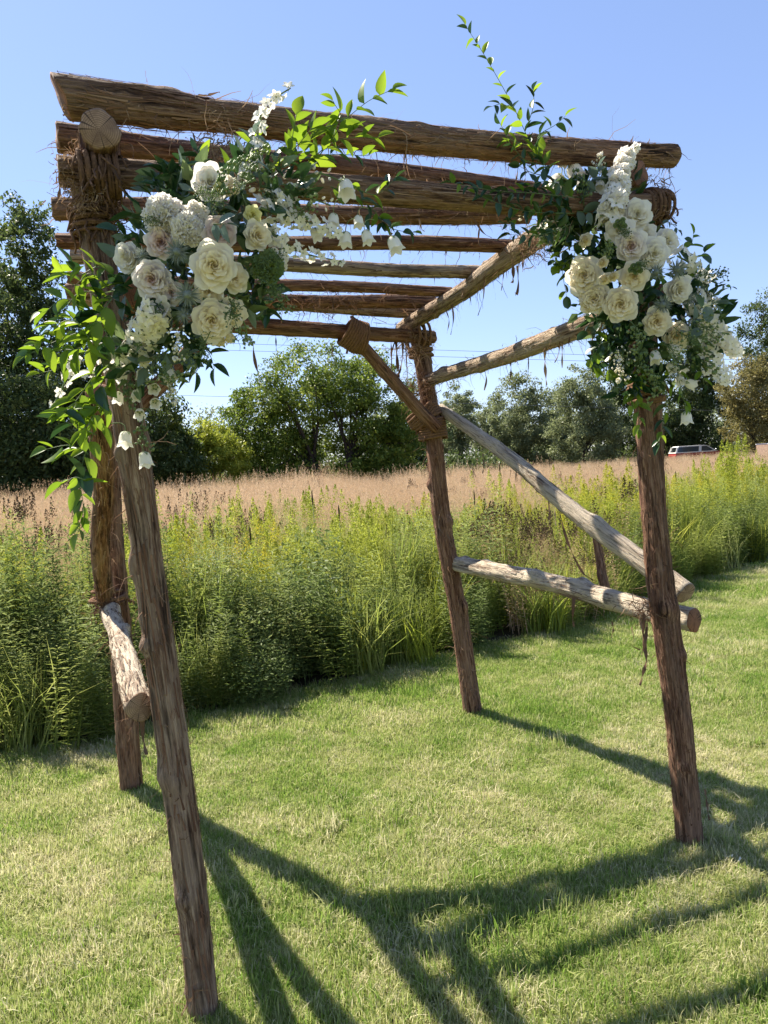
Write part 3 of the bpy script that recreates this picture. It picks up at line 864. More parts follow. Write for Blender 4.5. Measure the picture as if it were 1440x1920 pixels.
def lens_leaf(name, mat, wid=.19, fold=.10, droop=.18, n=6, tip=1.0):
    """leaf of length 1 along +X, up +Z"""
    V = []; T = []
    for j in range(n + 1):
        s = j / n
        w = wid * (math.sin(math.pi * s ** .8) ** .85 if 0 < s < 1 else 0)
        if tip != 1.0: w = wid * (max(0, 1 - abs(2 * s - 1) ** 2.4)) ** .6
        z = -droop * s * s
        V += [(s, -w, z + fold * w / wid * wid * 2), (s, 0, z), (s, w, z + fold * w / wid * wid * 2)]
    F = []
    for j in range(n):
        F += [[3 * j, 3 * j + 1, 3 * j + 4, 3 * j + 3], [3 * j + 1, 3 * j + 2, 3 * j + 5, 3 * j + 4]]
    mb = MB(); mb.add(V, F, 0, .5)
    return mb.mesh(name, mat)

LEAF_V = [lens_leaf('leaf', M['vine_leaf'], .23, .35, .15), lens_leaf('leaf', M['vine_leaf'], .26, .25, .30), lens_leaf('leaf', M['vine_leaf'], .20, .4, .05)]
LEAF_D = [lens_leaf('leaf', M['dark_leaf'], .22, .35, .15), lens_leaf('leaf', M['dark_leaf'], .25, .3, .30), lens_leaf('leaf', M['dark_leaf'], .17, .5, .1)]
LEAF_G = [lens_leaf('leaf', M['grey_leaf'], .30, .2, .15, tip=2), lens_leaf('leaf', M['grey_leaf'], .24, .3, .2)]
LEAF_R = [lens_leaf('leaf', M['vine_leaf'], .30, .25, .2, tip=2), lens_leaf('leaf', M['dark_leaf'], .32, .2, .15, tip=2)]

def bell_mesh(seed, closed=False):
    rg = random.Random(seed)
    prof = [(0, .02), (.05, .20), (.16, .33), (.38, .40), (.62, .415), (.80, .425), (.92, .45), (1.0, .50)]
    if closed: prof = [(0, .02), (.06, .18), (.2, .27), (.45, .30), (.7, .27), (.9, .16), (1.0, .03)]
    seg = 20; V = []
    for z, r in prof:
        for k in range(seg):
            a = 2 * math.pi * k / seg
            l = math.cos(5 * a)
            q = max(0, (z - .72) / .28)
            rr = r * (1 + .05 * l * z) + .05 * q * l
            V.append((rr * math.cos(a), rr * math.sin(a), z + q * .10 * l + rg.uniform(-.008, .008)))
    F = [[j * seg + k, j * seg + (k + 1) % seg, (j + 1) * seg + (k + 1) % seg, (j + 1) * seg + k] for j in range(len(prof) - 1) for k in range(seg)]
    mb = MB(); mb.add(V, F, 0, np.clip([.9 - v[2] * 1.6 for v in V], 0, 1))
    return mb.mesh('bell_flower' if not closed else 'bud', M['petal_white'])
BELLS = [bell_mesh(1), bell_mesh(2), bell_mesh(3)]
BUD = bell_mesh(4, True)

def calyx_mesh():
    mb = MB()
    V = []; F = []
    for k in range(5):
        a = 2 * math.pi * k / 5
        c, s = math.cos(a), math.sin(a)
        b = len(V)
        V += [(-.08 * s + .02 * c, .08 * c + .02 * s, -.02), (.08 * s + .02 * c, -.08 * c + .02 * s, -.02), (.30 * c + .13 * s, .30 * s - .13 * c, .12), (.30 * c - .13 * s, .30 * s + .13 * c, .12), (.46 * c, .46 * s, .42)]
        F += [[b, b + 1, b + 2, b + 3], [b + 3, b + 2, b + 4]]
    mb.add(V, F, 0, .5)
    tube(mb, [(0, 0, 0), (.01, 0, -.2), (.10, .02, -.5), (.34, .05, -.72), (.66, .02, -.78), (1.0, -.08, -.70)], .030, 5, 0, .3)
    return mb.mesh('calyx', M['bud_green'])
CALYX = calyx_mesh()

def floret_mesh(seed, n=5, mat='petal_white', name='floret', cup=.25, wide=.36):
    rg = random.Random(seed)
    mb = MB()
    for k in range(n):
        a = 2 * math.pi * k / n + rg.uniform(-.12, .12)
        c, s = math.cos(a), math.sin(a)
        V = []
        for j in range(4):
            t = j / 3
            w = wide * math.sin(math.pi * (.12 + .80 * t)) * rg.uniform(.9, 1.1)
            r = .08 + .92 * t; z = cup * (t ** .6) - .15 * t * t + rg.uniform(-.03, .03)
            for q in (-1, 0, 1):
                V.append((r * c - q * w * s, r * s + q * w * c, z + .06 * abs(q)))
        F = [[j * 3 + i, j * 3 + i + 1, j * 3 + i + 4, j * 3 + i + 3] for j in range(3) for i in range(2)]
        mb.add(V, F, 0, .25 - .2 * (k % 2))
    tube(mb, [(0, 0, .10), (0, 0, -.25), (.05, 0, -.6)], [.10, .08, .05], 5, 1, .5)
    return mb.mesh(name, [M[mat], M['bud_green']])
FLORETS = [floret_mesh(1), floret_mesh(2), floret_mesh(3, cup=.5)]

def ruffled_mesh(seed, n=22, mat='petal_white'):
    rg = random.Random(seed)
    mb = MB()
    for k in range(n):
        a = k * 2.399; el = math.acos(1 - 1.25 * (k + .5) / n)
        d = Vector((math.sin(el) * math.cos(a), math.sin(el) * math.sin(a), math.cos(el)))
        x, y, z = frame_z(d)
        rot = rg.random() * 6
        u = x * math.cos(rot) + y * math.sin(rot); v = d.cross(u)
        V = []
        for j in range(4):
            t = j / 3
            for i in range(5):
                q = i / 2 - 1
                ww = .42 * (.25 + .75 * t)
                p = d * (.25 + .75 * t) + u * (q * ww) + v * (.12 * math.sin(q * 5 + rot) * t + .18 * t * t * rg.uniform(.3, 1))
                p += Vector((rg.gauss(0, .03), rg.gauss(0, .03), rg.gauss(0, .03)))
                V.append(p)
        F = [[j * 5 + i, j * 5 + i + 1, j * 5 + i + 6, j * 5 + i + 5] for j in range(3) for i in range(4)]
        mb.add(V, F, 0, [max(0, .5 - .15 * (i // 5)) for i in range(20)])
    return mb.mesh('blossom', M[mat])
RUFFLED = [ruffled_mesh(5), ruffled_mesh(6), ruffled_mesh(7, 16)]

def thistle_mesh():
    mb = MB()
    V = []; seg = 10
    prof = [(.02, -.3), (.24, -.2), (.32, .1), (.26, .4), (.12, .58), (.01, .64)]
    for r, z in prof:
        for k in range(seg):
            a = 2 * math.pi * k / seg; V.append((r * math.cos(a), r * math.sin(a), z))
    mb.add(V, [[j * seg + k, j * seg + (k + 1) % seg, (j + 1) * seg + (k + 1) % seg, (j + 1) * seg + k] for j in range(len(prof) - 1) for k in range(seg)], 0, .7)
    rg = random.Random(8)
    for k in range(170):
        el = math.acos(1 - 1.35 * rg.random()); a = rg.random() * 6.283
        d = Vector((math.sin(el) * math.cos(a), math.sin(el) * math.sin(a), math.cos(el)))
        p = Vector((0, 0, .15)) + d * .26; ln = rg.uniform(.35, .60) * (1 + .5 * math.sin(el))
        sd = d.cross(Vector((rg.gauss(0, 1), rg.gauss(0, 1), rg.gauss(0, 1)))).normalized() * .022
        mb.add([p - sd, p + sd, p + d * ln], [[0, 1, 2]], 0, rg.uniform(.5, 1))
    for k in range(13):
        a = 2 * math.pi * k / 13
        d = Vector((math.cos(a), math.sin(a), .25)).normalized(); sd = Vector((-math.sin(a), math.cos(a), 0)) * .07
        p = Vector((0, 0, -.15)); q = d * .55; e = d * 1.05 + Vector((0, 0, .1))
        mb.add([p - sd * .6, p + sd * .6, q + sd, q - sd, e], [[0, 1, 2, 3], [3, 2, 4]], 0, rg.uniform(.2, .6))
    return mb.mesh('thistle', M['thistle'])
THISTLE = thistle_mesh()

def sprig_mesh(seed, mats, nb=26, bud=.05, spread=.42, leaves=0):
    """wiry branching sprig of length 1 along +Z with little buds"""
    rg = random.Random(seed)
    mb = MB()
    main = smooth_path([(0, 0, 0), (rg.gauss(0, .06), rg.gauss(0, .06), .5), (rg.gauss(0, .12), rg.gauss(0, .12), 1)], 8)
    tube(mb, main, [.016 * (1 - .6 * i / 7) for i in range(8)], 4, 0, .3)
    for k in range(nb):
        t = rg.uniform(.2, 1)
        p = main[min(7, int(t * 7.99))]
        d = Vector((rg.gauss(0, 1), rg.gauss(0, 1), rg.uniform(.1, 1.2))).normalized()
        e = p + d * spread * rg.uniform(.4, 1) * (1.15 - t * .6)
        m_ = p.lerp(e, .5) + Vector((rg.gauss(0, .03), rg.gauss(0, .03), .02))
        tube(mb, [p, m_, e], .008, 3, 0, .4, cap=False)
        b = bud * rg.uniform(.6, 1.3)
        for c_, f_ in ((e, 1.0), (m_ + d.cross(Vector((0, 0, 1))) * .05, .8)):
            bb = b * f_
            V = [c_ + Vector(q) * bb for q in ((1, 0, 0), (0, 1, 0), (-1, 0, 0), (0, -1, 0), (0, 0, 1.5), (0, 0, -1.1))]
            mb.add(V, [[0, 1, 4], [1, 2, 4], [2, 3, 4], [3, 0, 4], [1, 0, 5], [2, 1, 5], [3, 2, 5], [0, 3, 5]], 1, rg.random())
    return mb.mesh('filler_sprig', mats)
SPRIGS = [sprig_mesh(1, [M['filler_green'], M['bud_green']]), sprig_mesh(2, [M['filler_green'], M['bud_green']], 34, .035, .5),
          sprig_mesh(3, [M['filler_green'], M['filler_green']], 40, .03, .45), sprig_mesh(4, [M['filler_green'], M['petal_white']], 30, .05, .4)]

CAMV = EYE
def put(name, mesh, pos, axis, size, parent, loc, spin=0.0, mat=None, xaxis=None):
    """one object sharing the mesh; its +Z (or +X when xaxis) looks along axis"""
    o = bpy.data.objects.new(name, mesh)
    x, y, z = frame_z(axis)
    if xaxis is None:
        m = Matrix((x, y, z)).transposed()
        m = m @ Matrix.Rotation(spin, 3, 'Z')
    else:
        # +X along axis, +Z near xaxis (the leaf's upper face)
        ax = Vector(axis).normalized(); up = Vector(xaxis); up = up - ax * up.dot(ax)
        up = up.normalized() if up.length > 1e-4 else frame_z(ax)[0]
        m = Matrix((ax, up.cross(ax), up)).transposed()
    m4 = m.to_4x4() @ Matrix.Diagonal((size, size, size, 1) if not hasattr(size, '__len__') else (*size, 1))
    m4.translation = Vector(pos) - loc
    link(o, parent)
    o.matrix_local = m4
    if mat is not None:
        o.material_slots[0].link = 'OBJECT'
        o.material_slots[0].material = mat
    return o

def sub(name, mesh, parent, size=1.0, mat=None, pos=(0, 0, 0), spin=0):
    o = bpy.data.objects.new(name, mesh)
    link(o, parent)
    if pos != (0, 0, 0) or size != 1.0 or spin:
        o.matrix_local = Matrix.Translation(pos) @ Matrix.Rotation(spin, 4, 'Z') @ Matrix.Diagonal((size, size, size, 1))
    if mat is not None:
        o.material_slots[0].link = 'OBJECT'
        o.material_slots[0].material = mat
    return o

FR_RNG = random.Random(5)
class Arrangement:
    def __init__(s, name, loc, label, centre_px, y_near, y_far, rpx):
        s.loc = Vector(loc)
        s.root = empty(name, loc, label, 'flower arrangement')
        s.c = centre_px; s.yn = y_near; s.yf = y_far; s.rp = rpx
        s.nleaf = 0
    def depth(s, px, py):
        d = math.hypot((px - s.c[0]) / s.rp[0], (py - s.c[1]) / s.rp[1])
        return s.yn + (s.yf - s.yn) * min(1.0, d) ** 2
    def pos(s, px, py, dy=0.0):
        return at(px, py, s.depth(px, py) + dy)
    def facing(s, px, py, out=.55):
        p = s.pos(px, py)
        v = (EYE - p).normalized()
        o = RT * ((px - s.c[0]) / s.rp[0]) - UP * ((py - s.c[1]) / s.rp[1])
        return (v + o * out).normalized()
    def px2m(s, px, py, r):
        return r / FPX * s.depth(px, py)
    def rose(s, px, py, r, var, mat, out=.5, dy=0.0, spin=None, label=None, ax=None):
        core, petals = ROSES[var % len(ROSES)]
        sz = s.px2m(px, py, r) * .84
        o = put('rose', core, s.pos(px, py, dy), ax or s.facing(px, py, out), sz, s.root, s.loc, FR_RNG.random() * 6 if spin is None else spin, M[mat])
        for pm in petals:
            sub('petal', pm, o, mat=M[mat])
        if label: o['label'] = label
        return o
    def bell(s, px, py, L, direction, var=0, dy=0.0):
        """direction in the picture plane (right, down, towards viewer) of the mouth"""
        d = (RT * direction[0] - UP * direction[1] - FW * direction[2]).normalized()
        l = s.px2m(px, py, L) * .82
        o = put('bell_flower', BELLS[var % 3], s.pos(px, py, dy) - d * l * .5, d, l, s.root, s.loc, FR_RNG.random() * 6)
        sub('calyx', CALYX, o)
        return o
    def ruffle(s, name, px, py, r, n, dy=0.0, mat='petal_white', flat=.8):
        """round bloom of ruffled blossoms"""
        p = s.pos(px, py, dy); f = s.facing(px, py, .4)
        R = s.px2m(px, py, r)
        o = put(name, RUFFLED[0], p, f, R * .62, s.root, s.loc, 0, M[mat])
        for k in range(n):
            a = k * 2.399; el = math.acos(1 - .9 * (k + .5) / n)
            d = Vector((math.sin(el) * math.cos(a), math.sin(el) * math.sin(a), math.cos(el) * flat))
            q = bpy.data.objects.new('blossom', RUFFLED[k % 3])
            link(q, o)
            x, y, z = frame_z(d)
            q.matrix_local = Matrix.Translation(d * 1.0) @ (Matrix((x, y, z)).transposed().to_4x4()) @ Matrix.Rotation(k * 1.7, 4, 'Z') @ Matrix.Diagonal((.62, .62, .62, 1))
            q.material_slots[0].link = 'OBJECT'; q.material_slots[0].material = M[mat]
        return o
    def spike(s, pts, w, n, size, dy=0.0, kind='floret', name='flower_spike', tip_green=True, front=.6):
        """flower spike along picture points, florets all round its stem"""
        P = smooth_path([s.pos(px, py, dy) for px, py in pts], 14)
        mb = MB()
        tube(mb, [p - s.loc for p in P], [.0035 * (1 - .5 * i / 13) for i in range(14)], 5)
        o = mb.obj(name, M['stem'], s.root)
        rg = random.Random(int(pts[0][0] * 3 + pts[0][1]))
        dep = s.depth(*pts[0])
        for k in range(n):
            u = (k + rg.random()) / n
            j = min(12, int(u * 13)); p = P[j].lerp(P[j + 1], u * 13 - j)
            t = (P[j + 1] - P[j]).normalized()
            a = k * 2.399
            x, y, _ = frame_z(t)
            rad = (x * math.cos(a) + y * math.sin(a))
            rad = (rad + (EYE - p).normalized() * front).normalized()
            ww = w / FPX * dep * (1.0 - .45 * u)
            sz = size / FPX * dep * (1.0 - .40 * u) * rg.uniform(.85, 1.15)
            if kind == 'floret':
                me = FLORETS[rg.randrange(3)]; nm = 'floret'
            elif kind == 'bud':
                me = BUD; nm = 'bud'
            else:
                me = RUFFLED[rg.randrange(3)]; nm = 'blossom'
            q = put(nm, me, p + rad * ww, (rad + t * .4).normalized(), sz, o, s.loc, rg.random() * 6)
        return o
    def thistle(s, px, py, r, dy=0.0):
        return put('thistle', THISTLE, s.pos(px, py, dy), s.facing(px, py, .4), s.px2m(px, py, r) * .95, s.root, s.loc, FR_RNG.random() * 6)
    def sprig(s, px, py, L, direction, var, dy=0.0):
        d = (RT * direction[0] - UP * direction[1] - FW * direction[2]).normalized()
        o = put('filler_sprig', SPRIGS[var % 4], s.pos(px, py, dy), d, s.px2m(px, py, L), s.root, s.loc, FR_RNG.random() * 6)
        return o
    def vine(s, pts, y0, y1, leaf_px, step_px, leaves, name='leafy_vine', r=.0016, seed=0, droop=.25, up_bias=.5, wild=.5, size_var=.25, tipgrow=.0):
        """stem through picture points from depth y0 to y1, leaves alternate along it"""
        rg = random.Random(seed + int(pts[0][0] * 5 + pts[0][1] * 3 + pts[-1][0]))
        n = len(pts)
        P = [at(px, py, y0 + (y1 - y0) * i / (n - 1)) for i, (px, py) in enumerate(pts)]
        tot = sum(math.hypot(pts[i + 1][0] - pts[i][0], pts[i + 1][1] - pts[i][1]) for i in range(n - 1))
        m = max(6, int(tot / 8))
        C = smooth_path(P, m)
        mb = MB()
        tube(mb, [p - s.loc for p in C], [r * (1 - .6 * i / (m - 1)) for i in range(m)], 5)
        o = mb.obj(name, M['stem'], s.root)
        cnt = max(3, int(tot / step_px))
        for k in range(cnt + 1):
            u = (k + .3) / cnt if k < cnt else 1.0
            u = min(u, 1.0)
            f = u * (m - 1); j = min(m - 2, int(f)); p = C[j].lerp(C[j + 1], f - j)
            t = (C[j + 1] - C[j]).normalized()
            side = t.cross(FW).normalized() * (1 if k % 2 else -1)
            d = t * rg.uniform(.35, 1.0) + side * rg.uniform(.4, 1.0) + Vector((0, 0, -droop)) + Vector((rg.gauss(0, wild), rg.gauss(0, wild), rg.gauss(0, wild))) * .6
            if k == cnt: d = t + Vector((rg.gauss(0, .2), rg.gauss(0, .2), rg.gauss(0, .2)))
            up = Vector((rg.gauss(0, .5), rg.gauss(0, .5) - .35, up_bias + rg.random()))
            L = leaf_px / FPX * p.y * rg.uniform(1 - size_var, 1 + size_var) * (1 - .25 * u)
            put('leaf', leaves[rg.randrange(len(leaves))], p, d, (L, L * rg.uniform(.85, 1.2), L), o, s.loc, xaxis=up)
            s.nleaf += 1
        return o
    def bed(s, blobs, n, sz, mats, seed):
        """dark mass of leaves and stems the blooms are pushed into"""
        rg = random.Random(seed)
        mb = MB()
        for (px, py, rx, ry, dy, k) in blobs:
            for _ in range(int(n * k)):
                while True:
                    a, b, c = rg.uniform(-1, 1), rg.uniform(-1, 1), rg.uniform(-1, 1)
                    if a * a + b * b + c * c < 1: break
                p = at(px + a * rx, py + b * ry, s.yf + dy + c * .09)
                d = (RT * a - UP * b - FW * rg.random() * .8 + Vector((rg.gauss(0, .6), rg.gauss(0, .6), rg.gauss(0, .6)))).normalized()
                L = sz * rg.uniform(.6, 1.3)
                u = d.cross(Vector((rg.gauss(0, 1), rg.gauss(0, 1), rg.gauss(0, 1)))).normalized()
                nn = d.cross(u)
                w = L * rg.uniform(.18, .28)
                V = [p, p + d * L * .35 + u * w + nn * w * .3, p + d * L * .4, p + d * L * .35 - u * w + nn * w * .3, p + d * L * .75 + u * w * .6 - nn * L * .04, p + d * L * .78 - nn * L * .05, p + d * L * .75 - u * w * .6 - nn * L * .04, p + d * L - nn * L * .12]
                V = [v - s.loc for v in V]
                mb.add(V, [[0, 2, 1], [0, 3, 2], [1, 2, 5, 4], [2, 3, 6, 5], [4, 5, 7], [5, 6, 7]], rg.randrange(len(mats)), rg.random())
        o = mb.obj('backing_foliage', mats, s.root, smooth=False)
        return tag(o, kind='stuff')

# ------------------------------------------------------------------ left arrangement
LA = Arrangement('flower_arrangement', at(330, 520, 1.88), 'large bouquet of white and blush roses trailing vines at the left corner of the arbor', (375, 500), 1.66, 1.86, (190, 270))
LA.bed([(345, 490, 125, 160, -.03, 1.0), (275, 650, 80, 80, -.02, .55), (480, 360, 110, 70, 0, .5), (450, 540, 70, 70, 0, .4), (330, 345, 50, 45, 0, .25)], 300, .055, [M['dark_leaf'], M['dark_leaf'], M['grey_leaf'], M['filler_green']], 77)
for a in [(393, 343, 37, 0, 'petal_white'), (303, 455, 36, 2, 'petal_blush', .35), (413, 436, 39, 1, 'petal_blush', .1), (482, 441, 33, 2, 'petal_cream'),
          (240, 483, 34, 3, 'petal_white', .8), (286, 523, 44, 1, 'petal_palepink', .3), (401, 497, 47, 0, 'petal_cream', .05, -.03), (398, 600, 45, 3, 'petal_cream', .25),
          (437, 585, 34, 2, 'petal_cream', .5, .03), (392, 545, 36, 1, 'petal_cream', .3, .04), (322, 548, 30, 2, 'petal_palepink', .2, .04), (440, 520, 30, 0, 'petal_cream', .5, .04)]:
    LA.rose(*a)
LA.rose(474, 403, 21, 2, 'petal_yellow', .3, label='small yellow rose')
LA.rose(412, 352, 15, 2, 'petal_yellow', .2, -.015, label='small yellow-centred bloom')
LA.ruffle('ruffled_bloom', 310, 408, 42, 20)
LA.ruffle('ruffled_bloom', 352, 430, 34, 14, dy=.01)
LA.ruffle('ruffled_bloom', 368, 402, 26, 10, dy=.015)
LA.ruffle('ruffled_bloom', 432, 350, 20, 9, dy=.02, mat='petal_cream')
LA.ruffle('ruffled_bloom', 500, 500, 34, 14, dy=.02, mat='bud_green')
LA.ruffle('ruffled_bloom', 516, 490, 26, 9, dy=.03, mat='petal_white')
LA.ruffle('ruffled_bloom', 418, 625, 26, 8, dy=.04, mat='petal_cream')
for px, py, r in [(332, 472, 26), (352, 552, 28), (268, 478, 17), (345, 592, 16)]:
    LA.thistle(px, py, r, -.02)
# white stock below the blush rose
LA.spike([(292, 575), (270, 610), (245, 650), (228, 690)], 20, 40, 19, dy=-.02, name='flower_spike')
LA.spike([(300, 585), (285, 630), (268, 680)], 16, 24, 18, dy=.0)
# delphinium running out along the header
LA.spike([(490, 390), (540, 410), (590, 420), (640, 440)], 16, 26, 16, dy=.0)
LA.spike([(500, 430), (540, 460), (580, 478), (640, 490)], 14, 22, 14, dy=.02)
LA.spike([(490, 350), (530, 345), (580, 370), (620, 385)], 12, 20, 13, dy=.01, kind='bud')
LA.spike([(560, 335), (600, 325), (640, 340)], 9, 10, 12, dy=.0, kind='bud')
LA.spike([(478, 300), (486, 230), (500, 195), (545, 165)], 6, 15, 17, dy=-.02)
LA.spike([(500, 360), (525, 375), (548, 390)], 14, 12, 15, dy=-.01)
LA.spike([(150, 670), (130, 690), (118, 725), (95, 770)], 6, 12, 13, dy=.03)
LA.spike([(205, 655), (190, 690), (160, 705)], 8, 9, 13, dy=.02)
LA.spike([(520, 440), (525, 480), (500, 530)], 12, 12, 12, dy=.02)
LA.spike([(380, 560), (420, 570), (455, 600), (465, 640)], 10, 12, 10, dy=.02, kind='bud')
for px, py, L, d, v in [(459, 318, 34, (0, 1, .15), 0), (482, 300, 28, (.2, 1, .1), 1), (649, 352, 40, (.15, 1, .4), 1), (739, 457, 36, (.35, .9, .2), 2),
                        (592, 438, 28, (.45, .9, .2), 0), (625, 412, 30, (0, 1, .2), 1), (648, 447, 32, (0, 1, .1), 2), (688, 443, 30, (.3, .9, .1), 0), (672, 414, 26, (.1, 1, .2), 1),
                        (318, 700, 30, (0.3, 1, .2), 0), (290, 728, 28, (.2, .4, 1), 1), (291, 755, 26, (.4, .5, 1), 2), (262, 775, 26, (.3, .6, .9), 0), (255, 740, 24, (.1, .9, .5), 1),
                        (222, 745, 26, (-.1, 1, .2), 2), (228, 705, 30, (-.3, 1, .2), 0), (235, 822, 34, (.1, 1, .4), 1), (272, 860, 34, (.25, 1, .15), 2), (188, 668, 26, (-.1, 1, .2), 0),
                        (208, 660, 22, (0, 1, .3), 1), (240, 650, 26, (-.3, .9, .3), 2), (265, 700, 26, (.1, 1, .3), 0), (270, 670, 24, (.2, 1, .4), 1), (545, 352, 26, (.3, .8, .4), 2), (520, 362, 24, (-.2, .8, .5), 0)]:
    LA.bell(px, py, L, d, v, dy=(.02 if py < 600 else .0))
for px, py, L, d, v in [(420, 390, 70, (.1, -1, .4), 0), (440, 370, 60, (.4, -.8, .4), 1), (470, 340, 60, (.3, -.9, .2), 0), (480, 520, 70, (.5, .3, .4), 2), (500, 540, 60, (.6, .5, .3), 1),
                        (430, 560, 70, (.2, .6, .5), 2), (440, 600, 60, (.5, .8, .2), 0), (395, 620, 60, (-.1, 1, .6), 2), (340, 610, 60, (0, 1, .3), 3), (350, 650, 60, (.1, 1, .2), 0),
                        (300, 660, 60, (.3, 1, .2), 0), (310, 690, 60, (.2, 1, .1), 3), (400, 410, 50, (.3, -.6, .8), 1), (470, 480, 60, (.8, .1, .3), 2), (250, 700, 60, (-.1, 1, .3), 0),
                        (390, 350, 50, (-.2, .6, .8), 1), (300, 420, 45, (-.2, .3, .9), 2), (540, 400, 60, (.8, -.2, .3), 0), (270, 780, 60, (.1, 1, .1), 0)]:
    LA.sprig(px, py, L, d, v, dy=-.02)
V_ = LEAF_V; D_ = LEAF_D
# trailing green vines on the left
for pts, y0, y1 in [([(205, 560), (150, 548), (110, 600), (62, 655)], 1.80, 1.70), ([(205, 540), (170, 512), (140, 535), (118, 508)], 1.80, 1.72), ([(205, 600), (150, 622), (100, 642), (46, 668)], 1.80, 1.68),
                    ([(200, 640), (150, 665), (110, 690), (75, 700)], 1.80, 1.72), ([(205, 660), (165, 720), (135, 760), (105, 778)], 1.82, 1.72), ([(205, 700), (188, 780), (160, 850), (150, 905), (156, 950), (146, 1000)], 1.82, 1.76),
                    ([(165, 850), (130, 835), (88, 842)], 1.78, 1.74), ([(215, 520), (185, 500), (150, 515), (135, 500)], 1.80, 1.74), ([(205, 590), (160, 582), (120, 560), (85, 585)], 1.78, 1.66),
                    ([(205, 760), (172, 765), (135, 778)], 1.80, 1.76), ([(180, 815), (145, 800), (112, 788)], 1.78, 1.74), ([(210, 620), (175, 640), (140, 600), (100, 610)], 1.76, 1.68), ([(160, 900), (140, 895), (120, 905)], 1.77, 1.75),
                    ([(210, 560), (180, 600), (155, 650), (120, 655)], 1.75, 1.70), ([(215, 680), (190, 720), (180, 760), (165, 800)], 1.80, 1.76)]:
    LA.vine(pts, y0, y1, 47, 14, V_ + V_ + D_[:1], seed=2, size_var=.35)
# sprays above the front pole
for pts, y0, y1 in [([(560, 310), (590, 250), (640, 228), (690, 190), (735, 168)], 1.95, 1.92), ([(540, 310), (548, 260), (555, 215)], 1.92, 1.88), ([(570, 310), (620, 270), (660, 258), (708, 258)], 1.95, 1.93),
                    ([(520, 310), (560, 270), (585, 240)], 1.92, 1.90), ([(560, 300), (500, 290), (470, 270)], 1.90, 1.88), ([(600, 290), (640, 230), (625, 190)], 1.94, 1.92)]:
    LA.vine(pts, y0, y1, 46, 17, V_, seed=3, droop=-.25)
for pts, y0, y1 in [([(500, 310), (560, 300), (620, 290), (690, 292)], 1.90, 2.0), ([(640, 335), (700, 365), (742, 335)], 1.95, 2.02), ([(690, 395), (735, 428), (775, 436)], 1.98, 2.04), ([(430, 320), (380, 300), (370, 285)], 1.86, 1.86),
                    ([(620, 350), (690, 385), (720, 420)], 1.93, 2.0)]:
    LA.vine(pts, y0, y1, 36, 13, D_ + V_[:1], seed=4)
for pts, y0, y1 in [([(350, 360), (320, 335), (302, 320)], 1.84, 1.80), ([(350, 370), (320, 360), (298, 352)], 1.84, 1.80), ([(345, 345), (345, 320), (335, 300)], 1.84, 1.80), ([(470, 560), (495, 570), (500, 590)], 1.86, 1.84),
                    ([(360, 640), (390, 660), (402, 690)], 1.82, 1.78), ([(370, 660), (372, 690), (352, 712)], 1.82, 1.80), ([(260, 460), (235, 440), (215, 430)], 1.82, 1.80), ([(250, 540), (228, 545), (205, 560)], 1.80, 1.76)]:
    LA.vine(pts, y0, y1, 40, 10, D_, seed=5, name='leafy_sprig')
for pts, y0, y1 in [([(370, 400), (390, 375), (420, 390)], 1.76, 1.72), ([(400, 420), (425, 420)], 1.64, 1.63), ([(320, 600), (318, 570)], 1.74, 1.72), ([(330, 680), (352, 668)], 1.78, 1.76), ([(470, 280), (478, 250)], 1.84, 1.82)]:
    LA.vine(pts, y0, y1, 36, 14, LEAF_G, seed=6, name='grey_sprig')

# ------------------------------------------------------------------ right arrangement
RA = Arrangement('flower_arrangement', at(1180, 520, 2.64), 'narrower bouquet of cream roses and white spikes at the right corner of the arbor', (1170, 520), 2.40, 2.62, (150, 240))
RA.bed([(1110, 440, 75, 110, -.02, .9), (1170, 560, 90, 130, -.02, 1.0), (1190, 670, 70, 70, -.02, .6), (1290, 590, 65, 90, 0, .6), (1050, 400, 55, 50, 0, .3), (1160, 420, 60, 110, 0, .3)], 300, .060, [M['dark_leaf'], M['dark_leaf'], M['dark_leaf'], M['filler_green']], 78)
for a in [(1195, 402, 31, 0, 'petal_white', .5), (1160, 432, 30, 3, 'petal_white', .3), (1183, 462, 37, 2, 'petal_palepink', .2), (1226, 476, 31, 0, 'petal_white', .4), (1248, 452, 30, 1, 'petal_white', .9, .03),
          (1096, 516, 38, 0, 'petal_cream', .15), (1189, 518, 32, 3, 'petal_cream', .1), (1164, 570, 40, 1, 'petal_cream', .2), (1116, 560, 36, 2, 'petal_cream', .4, .02), (1272, 542, 32, 2, 'petal_white', .6),
          (1232, 602, 33, 2, 'petal_cream', .3), (1268, 628, 32, 1, 'petal_cream', .4), (1210, 440, 26, 1, 'petal_white', .3, .05)]:
    RA.rose(*a)
for px, py, r in [(1097, 450, 17), (1130, 492, 14), (1134, 522, 16), (1150, 518, 14)]:
    RA.rose(px, py, r, 2, 'petal_cream', .1, -.02, ax=(RT * .2 - UP * .6 - FW * .6))
RA.spike([(1150, 395), (1158, 350), (1168, 310), (1178, 288)], 15, 17, 17, dy=-.03, kind='ruffle')
RA.spike([(1146, 400), (1156, 350), (1166, 312), (1180, 280)], 21, 26, 16, dy=-.03)
RA.spike([(1142, 420), (1146, 390), (1152, 360)], 16, 18, 16, dy=.0)
RA.ruffle('ruffled_bloom', 1112, 560, 28, 10, dy=.03, mat='petal_cream')
RA.ruffle('ruffled_bloom', 1150, 405, 22, 9, dy=.02, mat='petal_cream')
RA.ruffle('ruffled_bloom', 1095, 375, 18, 8, dy=.0, mat='bud_green')
RA.ruffle('ruffled_bloom', 1163, 420, 13, 6, dy=-.06, mat='bud_green')
RA.ruffle('ruffled_bloom', 1192, 503, 14, 6, dy=-.06, mat='bud_green')
